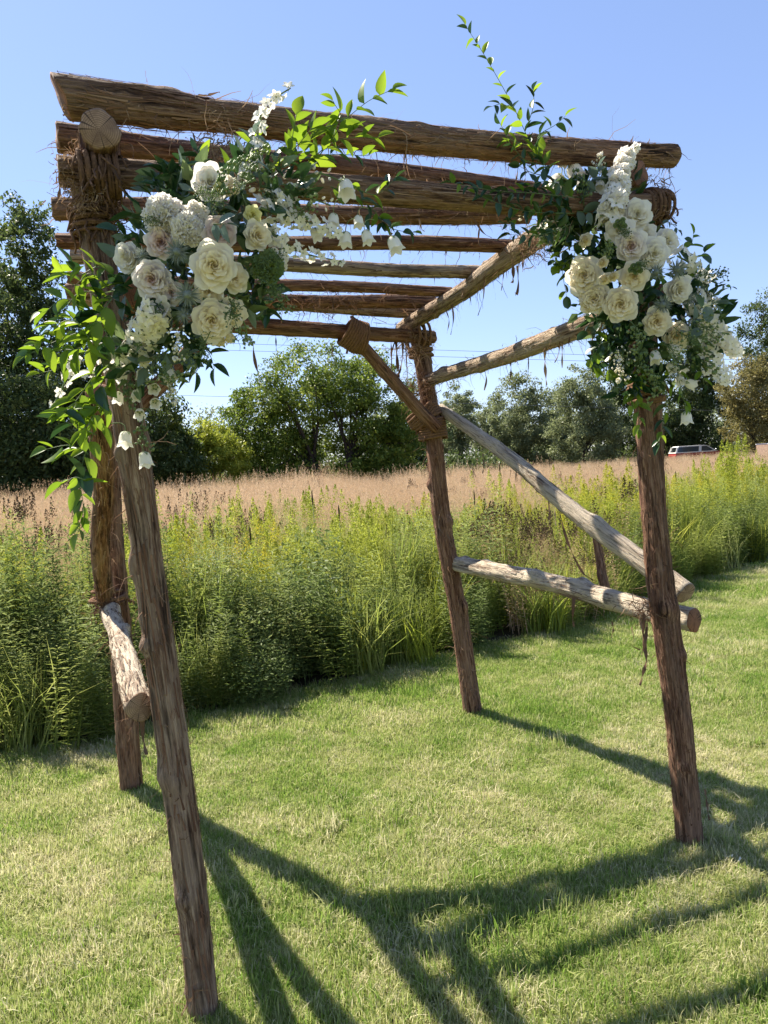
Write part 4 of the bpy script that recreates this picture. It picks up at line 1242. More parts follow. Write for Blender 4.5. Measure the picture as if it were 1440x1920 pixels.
for px, py, r in [(1268, 505, 22), (1242, 571, 20), (1230, 510, 18), (1290, 560, 16)]:
    RA.thistle(px, py, r, -.02)
RA.spike([(1270, 480), (1295, 495), (1315, 520), (1335, 515)], 16, 22, 16, dy=.03)
RA.spike([(1300, 560), (1330, 610), (1360, 640), (1385, 665)], 17, 40, 17, dy=.0)
RA.spike([(1300, 590), (1325, 640), (1345, 690), (1365, 715)], 16, 30, 15, dy=.02)
RA.spike([(1290, 610), (1310, 660), (1330, 700)], 14, 22, 14, dy=.03)
RA.spike([(1300, 550), (1330, 560), (1352, 572)], 10, 12, 12, dy=.02)
RA.spike([(1160, 320), (1185, 285), (1195, 272)], 6, 9, 13, dy=-.05)
RA.spike([(1060, 430), (1030, 445), (1010, 450)], 12, 14, 11, dy=.02, kind='bud')
RA.spike([(1080, 400), (1045, 410), (1015, 430)], 12, 12, 11, dy=.03)
for px, py, L, d, v in [(1070, 290, 34, (.3, -.6, .5), 0), (1078, 322, 40, (.35, .9, .3), 1), (1044, 342, 40, (-.5, .9, .3), 2), (1058, 300, 26, (-.3, .6, .6), 0), (1228, 668, 28, (.1, 1, .3), 1), (1258, 688, 24, (.3, .8, .5), 2),
                        (1276, 692, 24, (.4, .7, .6), 0), (1274, 712, 22, (.1, .8, .7), 1), (1287, 782, 28, (.05, 1, .1), 2), (1294, 720, 26, (1, .4, .2), 0), (1125, 348, 24, (-.2, .8, .4), 1), (1262, 655, 28, (.8, .5, .3), 2),
                        (1040, 372, 20, (-.2, .8, .5), 0)]:
    RA.bell(px, py, L, d, v, dy=-.02)
for px, py, L, d, v in [(1095, 390, 60, (-.2, -.8, .4), 0), (1110, 350, 50, (.3, -.9, .2), 3), (1160, 440, 40, (.2, .3, .9), 2), (1190, 505, 40, (.2, .2, 1), 2), (1180, 600, 60, (.2, .9, .4), 0), (1200, 640, 70, (.1, 1, .2), 0),
                        (1170, 650, 60, (-.2, 1, .3), 3), (1240, 640, 60, (.2, .8, .5), 1), (1280, 600, 70, (.6, .4, .5), 1), (1290, 640, 70, (.6, .8, .2), 0), (1220, 690, 60, (.1, 1, .1), 0), (1060, 440, 60, (-.7, .2, .2), 0), (1040, 400, 60, (-.9, .1, .2), 3),
                        (1260, 610, 60, (.5, .5, .6), 1), (1290, 520, 60, (.9, .1, .3), 2), (1145, 470, 50, (-.3, .2, .7), 0)]:
    RA.sprig(px, py, L, d, v, dy=-.02)
# the tall spray of vine above the pole
for pts, y0, y1 in [([(1030, 320), (1000, 280), (965, 205), (915, 115), (873, 48)], 2.42, 2.40)]:
    RA.vine(pts, y0, y1, 27, 11, V_ + D_[2:], seed=12, droop=.0, name='leafy_vine')
for pts, y0, y1 in [([(1010, 290), (1010, 255), (1040, 235), (1060, 218)], 2.42, 2.39), ([(965, 205), (940, 195), (922, 200)], 2.41, 2.39), ([(995, 275), (955, 260), (938, 232)], 2.42, 2.38), ([(1020, 310), (985, 300), (955, 268)], 2.42, 2.38),
                    ([(985, 245), (1000, 200), (1000, 170)], 2.41, 2.39), ([(1030, 330), (1000, 325), (975, 312)], 2.42, 2.38)]:
    RA.vine(pts, y0, y1, 28, 10, V_[:2] + D_, seed=13, droop=.0)
for pts, y0, y1 in [([(1075, 370), (1000, 362), (930, 358), (845, 342)], 2.44, 2.22), ([(1075, 400), (1000, 398), (945, 385), (890, 362)], 2.44, 2.26), ([(1070, 420), (1015, 440), (952, 440)], 2.46, 2.36), ([(1070, 390), (1020, 385), (970, 410), (945, 420)], 2.44, 2.32),
                    ([(1060, 350), (1020, 340), (990, 350)], 2.42, 2.36)]:
    RA.vine(pts, y0, y1, 28, 8, D_ + V_[:1], seed=14)
for pts, y0, y1 in [([(1080, 480), (1055, 500), (1062, 555)], 2.56, 2.54), ([(1075, 460), (1045, 480), (1040, 500)], 2.56, 2.54), ([(1110, 600), (1100, 620), (1112, 632)], 2.56, 2.52), ([(1140, 640), (1118, 650), (1108, 680), (1118, 692)], 2.54, 2.5),
                    ([(1160, 660), (1140, 690), (1150, 710)], 2.54, 2.5), ([(1270, 470), (1295, 460), (1300, 440)], 2.58, 2.56), ([(1290, 490), (1312, 480), (1325, 470)], 2.58, 2.56)]:
    RA.vine(pts, y0, y1, 27, 9, LEAF_R, seed=15, name='leafy_sprig')
for pts, y0, y1, L_ in [([(1195, 670), (1192, 720), (1196, 760), (1200, 805)], 2.60, 2.58, V_), ([(1215, 690), (1190, 720), (1180, 760)], 2.60, 2.58, V_), ([(1245, 690), (1250, 750), (1242, 800), (1236, 830)], 2.60, 2.58, D_ + V_[:1]), ([(1265, 680), (1275, 720), (1285, 760)], 2.60, 2.58, V_), ([(1290, 650), (1310, 680), (1320, 720)], 2.6, 2.58, V_ + D_)]:
    RA.vine(pts, y0, y1, 32, 12, L_, seed=16)
RA.vine([(1290, 550), (1325, 528), (1350, 532), (1372, 538)], 2.58, 2.55, 13, 8, [LEAF_G[0], LEAF_R[1]], seed=17, name='leafy_sprig')
RA.vine([(1232, 430), (1250, 415), (1266, 425), (1275, 435)], 2.58, 2.56, 12, 8, [LEAF_G[0], LEAF_R[1]], seed=18, name='leafy_sprig')
for pts in [[(1120, 360), (1095, 345)], [(1080, 395), (1110, 400)], [(1105, 345), (1120, 320)], [(1320, 575), (1345, 570)], [(1290, 640), (1300, 600)]]:
    RA.vine(pts, 2.5, 2.48, 32, 14, LEAF_G, seed=19, name='grey_sprig')

# ------------------------------------------------------------------ grass and meadow: instanced clumps
NP = np.random.default_rng(7)

def scatter(name, protos, pts, rot, scl, idx, kind='stuff'):
    """one object: points that carry copies of the given clump meshes (geometry nodes)"""
    hid = bpy.data.collections.new(name + '_clumps')
    for k, me in enumerate(protos):
        o = bpy.data.objects.new('clump_%02d_%s' % (k, name), me)
        hid.objects.link(o)
    me = bpy.data.meshes.new(name)
    me.vertices.add(len(pts))
    me.vertices.foreach_set('co', np.asarray(pts, dtype=np.float32).ravel())
    a = me.attributes.new('rot', 'FLOAT_VECTOR', 'POINT'); a.data.foreach_set('vector', np.asarray(rot, dtype=np.float32).ravel())
    a = me.attributes.new('scl', 'FLOAT_VECTOR', 'POINT'); a.data.foreach_set('vector', np.asarray(scl, dtype=np.float32).ravel())
    a = me.attributes.new('idx', 'INT', 'POINT'); a.data.foreach_set('value', np.asarray(idx, dtype=np.int32))
    o = link(bpy.data.objects.new(name, me))
    ng = bpy.data.node_groups.new(name + '_scatter', 'GeometryNodeTree')
    ng.interface.new_socket('Geometry', in_out='INPUT', socket_type='NodeSocketGeometry')
    ng.interface.new_socket('Geometry', in_out='OUTPUT', socket_type='NodeSocketGeometry')
    gi = ng.nodes.new('NodeGroupInput'); go = ng.nodes.new('NodeGroupOutput')
    iop = ng.nodes.new('GeometryNodeInstanceOnPoints')
    ci = ng.nodes.new('GeometryNodeCollectionInfo')
    ci.inputs['Collection'].default_value = hid
    ci.inputs['Separate Children'].default_value = True
    ci.inputs['Reset Children'].default_value = True
    def named(nm, dt):
        n = ng.nodes.new('GeometryNodeInputNamedAttribute'); n.data_type = dt
        n.inputs['Name'].default_value = nm
        return n.outputs['Attribute']
    ng.links.new(gi.outputs[0], iop.inputs['Points'])
    ng.links.new(ci.outputs[0], iop.inputs['Instance'])
    iop.inputs['Pick Instance'].default_value = True
    ng.links.new(named('idx', 'INT'), iop.inputs['Instance Index'])
    e2r = ng.nodes.new('FunctionNodeEulerToRotation')
    ng.links.new(named('rot', 'FLOAT_VECTOR'), e2r.inputs[0])
    ng.links.new(e2r.outputs[0], iop.inputs['Rotation'])
    ng.links.new(named('scl', 'FLOAT_VECTOR'), iop.inputs['Scale'])
    ng.links.new(iop.outputs[0], go.inputs[0])
    md = o.modifiers.new('scatter', 'NODES'); md.node_group = ng
    return tag(o, kind=kind)

def blades(n, radius, hmin, hmax, w, bend, rg, tone=(0, 1), segs=3, lie=0.0, tip=0.0):
    """n grass blades as arrays"""
    a = rg.random(n) * 2 * np.pi
    rr = np.sqrt(rg.random(n)) * radius
    bx_, by_ = np.cos(a) * rr, np.sin(a) * rr
    h = rg.uniform(hmin, hmax, n)
    da = rg.random(n) * 2 * np.pi
    b = np.abs(rg.normal(0, 1, n)) * bend + lie * rg.random(n)
    if hmax > .3: b = np.minimum(b, .62)
    ws = w * rg.uniform(.6, 1.3, n)
    fa = da + np.pi / 2 + rg.normal(0, .5, n)
    V = np.zeros((n, 2 * segs + 1, 3))
    for j in range(segs + 1):
        t = j / segs
        ho = h * (b * t ** 1.8)
        z = h * (t - .5 * np.minimum(b, 1.4) * t ** 2.2 * .9)
        px = bx_ + np.cos(da) * ho; py = by_ + np.sin(da) * ho
        if j < segs:
            ww = ws * (1 - .75 * t ** 1.5)
            V[:, 2 * j] = np.stack([px - np.cos(fa) * ww, py - np.sin(fa) * ww, z], -1)
            V[:, 2 * j + 1] = np.stack([px + np.cos(fa) * ww, py + np.sin(fa) * ww, z], -1)
        else:
            V[:, 2 * j] = np.stack([px, py, z], -1)
    k = 2 * segs + 1
    F = []
    base = (np.arange(n) * k)[:, None]
    tris = []
    for j in range(segs - 1):
        tris += [[2 * j, 2 * j + 1, 2 * j + 3], [2 * j, 2 * j + 3, 2 * j + 2]]
    tris.append([2 * segs - 2, 2 * segs - 1, 2 * segs])
    T = (base[:, None, :] + np.array(tris)[None, :, :]).reshape(-1, 3)
    tone_ = np.repeat(rg.uniform(tone[0], tone[1], n), k) + tip * np.tile((np.arange(k) // 2) / segs, n)
    return V.reshape(-1, 3), T, tone_

def join_arr(parts):
    V = []; F = []; T = []; MI = []; n = 0
    for v, f, t, m in parts:
        V.append(v); F.append(f + n); T.append(t); MI.append(np.full(len(f), m)); n += len(v)
    return np.concatenate(V), np.concatenate(F), np.concatenate(T), np.concatenate(MI)

def arr_mesh(name, parts, mats):
    V, F, T, MI = join_arr(parts)
    return fill(bpy.data.meshes.new(name), V, F, MI, mats, False, T)

# --- mown lawn
lawn_protos = []
for k in range(6):      # lush tufts
    parts = [(*blades(104, .074, .012, .034, .0016, .45, NP, (0.0, .42), tip=.32), 0), (*blades(20, .080, .014, .034, .0013, .8, NP, (.65, .9), lie=.3, tip=.1), 0)]
    lawn_protos.append(arr_mesh('lawn_tuft', parts, M['lawn_blade']))
for k in range(6):      # drier tufts, half straw
    parts = [(*blades(70, .074, .012, .034, .0016, .50, NP, (.10, .50), tip=.38), 0), (*blades(56, .080, .014, .036, .0014, .8, NP, (.60, .95), lie=.35, tip=.1), 0)]
    lawn_protos.append(arr_mesh('dry_tuft', parts, M['lawn_blade']))

def in_lawn(x, y, m=0.0):
    return y < edge_y(x) - m

def lawn_points():
    P = []; S = []
    def zone(y0, y1, dens, sc):
        xw = lambda y: (0.60 * y + 1.2)
        n = int(dens * (y1 - y0) * 2 * xw(y1))
        x = NP.uniform(-xw(y1), xw(y1), n); y = NP.uniform(y0, y1, n)
        k = (np.abs(x) < 0.60 * y + 1.2) & in_lawn(x, y, -.04)
        P.append(np.stack([x[k], y[k], np.zeros(k.sum())], -1)); S.append(np.full(k.sum(), sc))
    zone(.6, 4.2, 520, 1.0); zone(4.2, 7.0, 330, 1.2); zone(7.0, 13, 150, 1.6)
    for b in (FL0, FR0, RR0, RL0):          # the mower leaves longer grass round each post
        a = NP.random(70) * 6.283; r = NP.uniform(.05, .13, 70)
        P.append(np.stack([b.x + np.cos(a) * r, b.y + np.sin(a) * r, np.zeros(70)], -1)); S.append(NP.uniform(1.0, 1.35, 70))
    P = np.concatenate(P); S = np.concatenate(S)
    return P, S
LP, LS = lawn_points()
# longer, shaggier growth in front of the arbor, as the photo shows
long_ = np.clip((3.4 - LP[:, 1]) / 1.6, 0, 1)
n = len(LP)
rot = np.stack([NP.normal(0, .10, n), NP.normal(0, .10, n), NP.random(n) * 6.28], -1)
pn = vnoise(LP[:, 0] * 1.4 + 50, LP[:, 1] * 1.4, 9999, 4)
pn2 = vnoise(LP[:, 0] * 6 + 9, LP[:, 1] * 6, 9999, 14)
sz = LS * NP.uniform(.65, 1.4, n) * (1 + .15 * pn + .25 * pn2)
thin = np.where(vnoise(LP[:, 0] * 4.3 + 20, LP[:, 1] * 4.3, 9999, 33) < -.62, .55, 1.0)      # thin spots
tall = np.where(NP.random(n) < .025, 1.7, 1.0)                                         # missed by the mower
scl = np.stack([sz, sz, sz * (1 + .40 * long_) * thin * tall], -1)
dry = .25 + .42 * vnoise(LP[:, 0] * .9 + 70, LP[:, 1] * .9, 9999, 24) + .35 * vnoise(LP[:, 0] * 3.1 + 70, LP[:, 1] * 3.1, 9999, 25)
dry = dry + .55 * np.exp(-((LP[:, 0] - .55) ** 2 / 1.2 + (LP[:, 1] - 2.9) ** 2 / .8)) + .25 * np.exp(-((LP[:, 0] - 2.2) ** 2 / 1.0 + (LP[:, 1] - 4.0) ** 2 / 1.5)) - .45 * np.clip((LP[:, 1] - 3.6) / 1.4, 0, 1) + .42 * np.clip((3.4 - LP[:, 1]) / .9, 0, 1)
dry = dry - .75 * np.exp(-np.maximum(edge_y(LP[:, 0]) - LP[:, 1], 0) / .9)
scatter('lawn_grass', lawn_protos, LP, rot, scl, NP.integers(0, 6, n) + 6 * (NP.random(n) < dry))

# --- meadow clumps
def stalks(n, radius, hmin, hmax, leaf_len, leaf_w, per, rg, tone=(0, 1), lean=.10, plume=None, up=.35):
    """upright stalks set with narrow leaves all the way up; optional plume of tiny flowers at the top"""
    LV = []; LF = []; LT = []; SV = []; SF = []; PV = []; PF = []; PT = []
    nl = ns = npv = 0
    for i in range(n):
        a = rg.random() * 6.283; r = math.sqrt(rg.random()) * radius
        base = np.array([math.cos(a) * r, math.sin(a) * r, 0]); h = rg.uniform(hmin, hmax)
        top = base + np.array([rg.normal(0, lean) * h, rg.normal(0, lean) * h, h])
        t0 = rg.uniform(*tone)
        w = .004
        SV.append(np.array([base + [w, 0, 0], base + [-w * .5, w, 0], base + [-w * .5, -w, 0], top]))
        SF.append(np.array([[0, 1, 3], [1, 2, 3], [2, 0, 3]]) + ns); ns += 4
        m = per
        u = np.linspace(.12, 1, m) + rg.normal(0, .008, m)
        P = base[None] + (top - base)[None] * u[:, None]
        ang = np.arange(m) * 2.399 + rg.random() * 6
        el = up + rg.normal(0, .22, m) + (u - .5) * .5
        d = np.stack([np.cos(ang) * np.cos(el), np.sin(ang) * np.cos(el), np.sin(el)], -1)
        sd = np.stack([-np.sin(ang), np.cos(ang), np.zeros(m)], -1)
        L = leaf_len * (1.1 - .55 * u) * rg.uniform(.7, 1.25, m); W = leaf_w * rg.uniform(.7, 1.2, m) * (1.1 - .4 * u)
        v0 = P; v1 = P + d * (L * .45)[:, None] + sd * W[:, None]; v2 = P + d * (L * .45)[:, None] - sd * W[:, None]
        v3 = P + d * L[:, None] - np.array([0, 0, 1])[None] * (L * .22)[:, None]
        V = np.stack([v0, v1, v3, v2], 1).reshape(-1, 3)
        b = (np.arange(m) * 4)[:, None] + nl
        LV.append(V); LF.append(np.concatenate([b + np.array([[0, 1, 2]]), b + np.array([[0, 2, 3]])])); nl += len(V)
        LT.append(np.repeat(np.clip(t0 + rg.normal(0, .15, m) + (u - .6) * .3, 0, 1), 4))
        if plume is not None:
            q = plume['n']
            tt = rg.random(q)
            rad = plume['r'] * (1 - tt) ** .8 * np.sqrt(rg.random(q)); pa = rg.random(q) * 6.283
            c = top[None] + np.stack([np.cos(pa) * rad, np.sin(pa) * rad, (tt - .25) * plume['h']], -1)
            e = plume['s'] * rg.uniform(.5, 1.3, q)
            r1 = rg.normal(0, 1, (q, 3)); r1 /= np.linalg.norm(r1, axis=1)[:, None]
            r2 = np.cross(r1, rg.normal(0, 1, (q, 3))); r2 /= np.linalg.norm(r2, axis=1)[:, None]
            V = np.stack([c + r1 * e[:, None], c - r1 * (e * .6)[:, None] + r2 * (e * .6)[:, None], c - r1 * (e * .6)[:, None] - r2 * (e * .6)[:, None]], 1).reshape(-1, 3)
            PV.append(V); PF.append(np.arange(q * 3).reshape(-1, 3) + npv); npv += q * 3
            PT.append(np.repeat(rg.random(q), 3))
    out = [(np.concatenate(LV), np.concatenate(LF), np.concatenate(LT), 0), (np.concatenate(SV), np.concatenate(SF), np.full(ns, .3), 0)]
    if PV: out.append((np.concatenate(PV), np.concatenate(PF), np.concatenate(PT), 1))
    return out

def panicles(n, radius, hmin, hmax, rg, seeds=38, ph=.32, pr=.07, s=.007, lean=.14):
    V = []; F = []; T = []; MI = []; nv = 0
    sv, sf, st = blades(n, radius, hmin, hmax, .0022, .22, rg, (.2, .9))
    parts = [(sv, sf, st, 0)]
    tips = sv.reshape(n, 7, 3)[:, 6]
    q = seeds
    tt = rg.random((n, q)); pa = rg.random((n, q)) * 6.283
    rad = pr * (1 - tt) * np.sqrt(rg.random((n, q))) + .006
    c = tips[:, None] + np.stack([np.cos(pa) * rad, np.sin(pa) * rad, (tt - .7) * ph], -1)
    c = c.reshape(-1, 3); m = len(c)
    e = s * rg.uniform(.5, 1.4, m)
    d = np.stack([rg.normal(0, .4, m), rg.normal(0, .4, m), np.ones(m)], -1); d /= np.linalg.norm(d, axis=1)[:, None]
    r2 = np.cross(d, rg.normal(0, 1, (m, 3))); r2 /= np.linalg.norm(r2, axis=1)[:, None]
    V = np.stack([c + d * (e * 1.8)[:, None], c - d * e[:, None] + r2 * (e * .35)[:, None], c - d * e[:, None] - r2 * (e * .35)[:, None]], 1).reshape(-1, 3)
    parts.append((V, np.arange(m * 3).reshape(-1, 3), np.repeat(rg.random(m), 3), 0))
    return parts

def bushy(n, radius, height, rg, size=.022, tone=(0, 1)):
    """bushy weed: small leaves filling a rounded volume"""
    d = rg.normal(0, 1, (n, 3)); d /= np.linalg.norm(d, axis=1)[:, None]
    r = rg.random(n) ** .45
    c = d * r[:, None] * np.array([radius, radius, height * .5]) + np.array([0, 0, height * .5])
    e = size * rg.uniform(.6, 1.5, n)
    r1 = rg.normal(0, 1, (n, 3)); r1[:, 2] *= .6; r1 /= np.linalg.norm(r1, axis=1)[:, None]
    r2 = np.cross(r1, rg.normal(0, 1, (n, 3))); r2 /= np.linalg.norm(r2, axis=1)[:, None]
    V = np.stack([c - r1 * e[:, None], c + r2 * (e * .38)[:, None], c + r1 * e[:, None], c - r2 * (e * .38)[:, None]], 1).reshape(-1, 3)
    b = (np.arange(n) * 4)[:, None]
    F = np.concatenate([b + np.array([[0, 1, 2]]), b + np.array([[0, 2, 3]])])
    return V, F, np.repeat(rg.uniform(tone[0], tone[1], n), 4), 0

MP = []
# 0,1 leafy dark stalks
for k in range(2): MP.append(arr_mesh('leafy_stalks', stalks(9, .16, .75, 1.15, .105, .0075, 62, NP), M['meadow_dark']))
# 2,3 mid green stalks
for k in range(2): MP.append(arr_mesh('green_stalks', stalks(9, .17, .7, 1.08, .09, .007, 58, NP), M['meadow_green']))
# 4,5 lime goldenrod not yet open
for k in range(2): MP.append(arr_mesh('lime_stalks', stalks(10, .17, .72, 1.05, .075, .006, 60, NP, plume=dict(n=130, r=.07, h=.24, s=.012)), [M['meadow_lime'], M['meadow_lime']]))
# 6 goldenrod in bloom
MP.append(arr_mesh('goldenrod', stalks(8, .17, .8, 1.08, .075, .006, 52, NP, plume=dict(n=170, r=.075, h=.22, s=.010)), [M['meadow_lime'], M['meadow_yellow']]))
# 7,8 long grass
for k in range(2): MP.append(arr_mesh('long_grass', [(*blades(110, .14, .55, 1.12, .0042, .42, NP, (0, 1), segs=3), 0)], M['meadow_green']))
# 9 lime grass
MP.append(arr_mesh('lime_grass', [(*blades(100, .14, .55, 1.10, .0048, .36, NP, (.2, 1), segs=3), 0)], M['meadow_lime']))
# 10,11 tan panicle grass
for k in range(2): MP.append(arr_mesh('tan_grass', panicles(26, .20, .85, 1.25, NP), M['meadow_tan']))
# 12 bushy dark weed
MP.append(arr_mesh('bushy_weed', [bushy(2300, .30, .85, NP, .017)], M['meadow_dark']))
# 13 white frothy weed
w_ = bushy(900, .30, .85, NP, .022); w2_ = bushy(900, .30, .18, NP, .007); w2_ = (w2_[0] + np.array([0, 0, .74]), w2_[1], w2_[2], 1)
MP.append(arr_mesh('frothy_weed', [w_, w2_], [M['meadow_green'], M['meadow_white']]))
# 14 dry grey brown stalks
MP.append(arr_mesh('dry_stalks', stalks(10, .18, .7, 1.05, .05, .004, 50, NP, plume=dict(n=60, r=.05, h=.16, s=.010)), [M['meadow_tan'], M['seed_brown']]))

# 15,16 pale seeded grass
M['seed_grass'] = leafy('seed_grass', [(0.0, (.20, .26, .055)), (0.5, (.36, .40, .13)), (1.0, (.58, .55, .29))], 0.45, 0.6, 0.1)
for k in range(2): MP.append(arr_mesh('seed_grass', panicles(24, .18, .70, 1.10, NP, seeds=26, ph=.26, pr=.05) + [(*blades(40, .15, .4, .95, .0036, .45, NP, (0, 1)), 0)], M['seed_grass']))
# 17 fallen, leaning grass
MP.append(arr_mesh('leaning_grass', [(*blades(70, .16, .5, 1.0, .0034, .62, NP, (.2, 1), segs=4), 0)], M['seed_grass']))

def meadow_points():
    P = []; S = []; I = []
    def zone(d0, d1, ymax, dens, pick, sc=(.85, 1.15), wide=.62):
        n = int(dens * (ymax + 3) * (2 * wide * ymax + 6))
        x = NP.uniform(-wide * ymax - 3, wide * ymax + 3, n); y = NP.uniform(1.0, ymax, n)
        d = (y - edge_y(x)) * .8
        k = (d > d0) & (d < d1) & (np.abs(x) < wide * y + 2.5) & (y > .5)
        x, y, d = x[k], y[k], d[k]
        nz = vnoise(x * .55 + 100, y * .55, 99999, 3) + .5 * vnoise(x * 1.6 + 300, y * 1.6, 99999, 5)
        idx = pick(x, y, d, nz, NP.random(len(x)))
        P.append(np.stack([x, y, np.zeros(len(x))], -1)); I.append(idx)
        s = NP.uniform(*sc, len(x)); S.append(s * np.where(NP.random(len(x)) < .16, 1.18, 1.0))
    def pick_edge(x, y, d, nz, r):
        idx = np.where(r < .22, 7, np.where(r < .42, 8, np.where(r < .52, 2, np.where(r < .62, 3, np.where(r < .70, 9, np.where(r < .76, 12, np.where(r < .84, 15, 1)))))))
        left = x < -1.0
        idx = np.where(left, np.where(r < .32, 0, np.where(r < .54, 1, np.where(r < .60, 12, np.where(r < .74, 2, np.where(r < .86, 7, np.where(r < .95, 3, 8)))))), idx)
        mid = (x > -1.1) & (x < -.4)
        idx = np.where(mid & (r < .5), 12, idx)
        idx = np.where((x > -.4) & (x < .6) & (r < .25), 9, idx)
        idx = np.where((x > 1.0) & (x < 2.4) & (r > .70), 14, idx)
        idx = np.where((x > 3) & (r < .3), 2, idx)
        return idx
    def pick_mid(x, y, d, nz, r):
        q = NP.random(len(x))
        idx = np.where(r < .14, 4, np.where(r < .28, 5, np.where(r < .42, 9, np.where(r < .54, 7, np.where(r < .60, 3, np.where(r < .78, 15, np.where(r < .90, 16, np.where(r < .92, 17, 6))))))))
        idx = np.where((nz > .75) & (q < .4), 6, idx)
        idx = np.where((nz < -.55) & (q < .5), 14, idx)
        idx = np.where((nz < -.2) & (q > .6), 16, idx)
        idx = np.where((x < -1.6) & (y < 6.0) & (q < .4), 2, idx)
        return idx
    def pick_far(x, y, d, nz, r):
        return np.where(r < .46, 10, np.where(r < .92, 11, np.where(nz > .2, 15, 14)))
    zone(-.02, 1.0, 14, 27, pick_edge, (.66, 1.10))
    zone(.8, 3.6, 17, 14, pick_mid, (.66, .94))
    zone(3.0, 6.0, 20, 7, lambda x, y, d, nz, r: np.where(NP.random(len(x)) < .62, pick_far(x, y, d, nz, r), pick_mid(x, y, d, nz, r)), (.74, .92))
    zone(5.0, 16, 32, 7.5, pick_far, (.80, .98))
    zone(15, 60, 62, 2.8, pick_far, (.64, .80))
    return np.concatenate(P), np.concatenate(S), np.concatenate(I)
P_, S_, I_ = meadow_points()
n = len(P_)
low = np.clip((P_[:, 1] - edge_y(P_[:, 0])) * .8 / .75, .0, 1)      # the front of the stand is lower than its middle
hs = .58 + .42 * low
hs *= np.where(P_[:, 0] < -1.2, 1.14, 1.0) * (1 + .12 * vnoise(P_[:, 0] * .8 + 40, P_[:, 1] * .8, 9999, 8))
hs *= np.where((P_[:, 1] > 17) & (P_[:, 0] > 5), .84, 1.0)
scatter('meadow_grass', MP, P_, np.stack([NP.normal(0, .07, n), NP.normal(0, .07, n), NP.random(n) * 6.28], -1), np.stack([S_, S_, S_ * hs], -1), I_)

# ------------------------------------------------------------------ single plants that stand out
def plant_thing(name, parts, mats, loc, rz, label, cat, group=None):
    o = link(bpy.data.objects.new(name, arr_mesh(name, parts, mats)))
    o.location = loc; o.rotation_euler = (0, 0, rz)
    return tag(o, label, cat, group)

g = at(1356, 860, 9.6)
plant_thing('goldenrod_plant', stalks(13, .20, 1.10, 1.46, .10, .008, 70, NP, lean=.07, plume=dict(n=260, r=.09, h=.32, s=.012)), [M['meadow_lime'], M['meadow_lime']], (g.x + .30, 9.9, 0), 0, 'tall lime green goldenrod clump rising above the meadow near the red car', 'goldenrod')
g = at(1150, 880, 8.2)
plant_thing('goldenrod_plant', stalks(22, .45, 1.0, 1.28, .09, .007, 64, NP, lean=.08, plume=dict(n=170, r=.08, h=.26, s=.011)), [M['meadow_lime'], M['meadow_yellow']], (g.x - .15, 8.3, 0), 1, 'wide yellow green goldenrod clump left of the front right post', 'goldenrod')
g = at(385, 1070, 5.3)
w_ = bushy(1500, .36, .98, NP, .022); w2_ = bushy(1300, .36, .34, NP, .005); w2_ = (w2_[0] + np.array([0, 0, .72]), w2_[1], w2_[2], 1)
plant_thing('frothy_weed', [w_, w2_], [M['meadow_green'], M['meadow_white']], (g.x, 5.45, 0), 0, 'rounded frothy plant with tiny white flowers behind the front left post', 'weed')
g = at(60, 1060, 4.7)
plant_thing('leafy_weed', stalks(14, .26, 1.05, 1.36, .13, .009, 70, NP, lean=.06), M['meadow_dark'], (g.x, 4.8, 0), 0, 'tall leafy dark green weed stalks at the left edge of the meadow', 'weed')
g = at(130, 1060, 4.7)
plant_thing('leafy_weed', stalks(10, .2, 1.1, 1.40, .12, .009, 70, NP, lean=.06), M['meadow_dark'], (g.x, 5.0, 0), 2, 'tall leafy weed stalks close to the rear left post', 'weed')
# brown seed spikes standing over the lime growth
def spike_plant(px, py, y, k):
    p = at(px, py, y)
    z = p.z
    mb = MB()
    tube(mb, [(0, 0, 0), (.01, 0, z * .6), (0, .01, z)], [.005, .004, .003], 5)
    st = mb.obj('seed_spike', M['stem'])
    st.location = (p.x, y, 0)
    m2 = MB()
    L = .16
    tube(m2, [(0, .01, z - .01), (.002, .01, z + L * .3), (0, .01, z + L * .8), (0, .01, z + L)], [.005, .008, .007, .002], 7)
    m2.obj('spike_head', M['seed_brown'], st)
    tag(st, SPIKE_WHERE[k], 'seed spike', 'brown seed spikes in the meadow')
SPIKE_WHERE = ['brown seed spike standing alone midway between the rear left and rear right posts', 'brown seed spike close to the left of the rear right post, lower one', 'shortest brown seed spike in the lime growth near the frothy white weed',
               'brown seed spike nearest the tan grass below the central spreading tree', 'brown seed spike just right of the rear right post', 'brown seed spike seen under the upper part of the pale brace', 'brown seed spike close to the right of the front right post']
for k, (px, py, y) in enumerate([(636, 975, 7.4), (765, 985, 7.4), (470, 1020, 6.4), (586, 945, 8.0), (890, 945, 8.0), (1030, 960, 8.0), (1268, 905, 9.6)]):
    spike_plant(px, py, y, k)

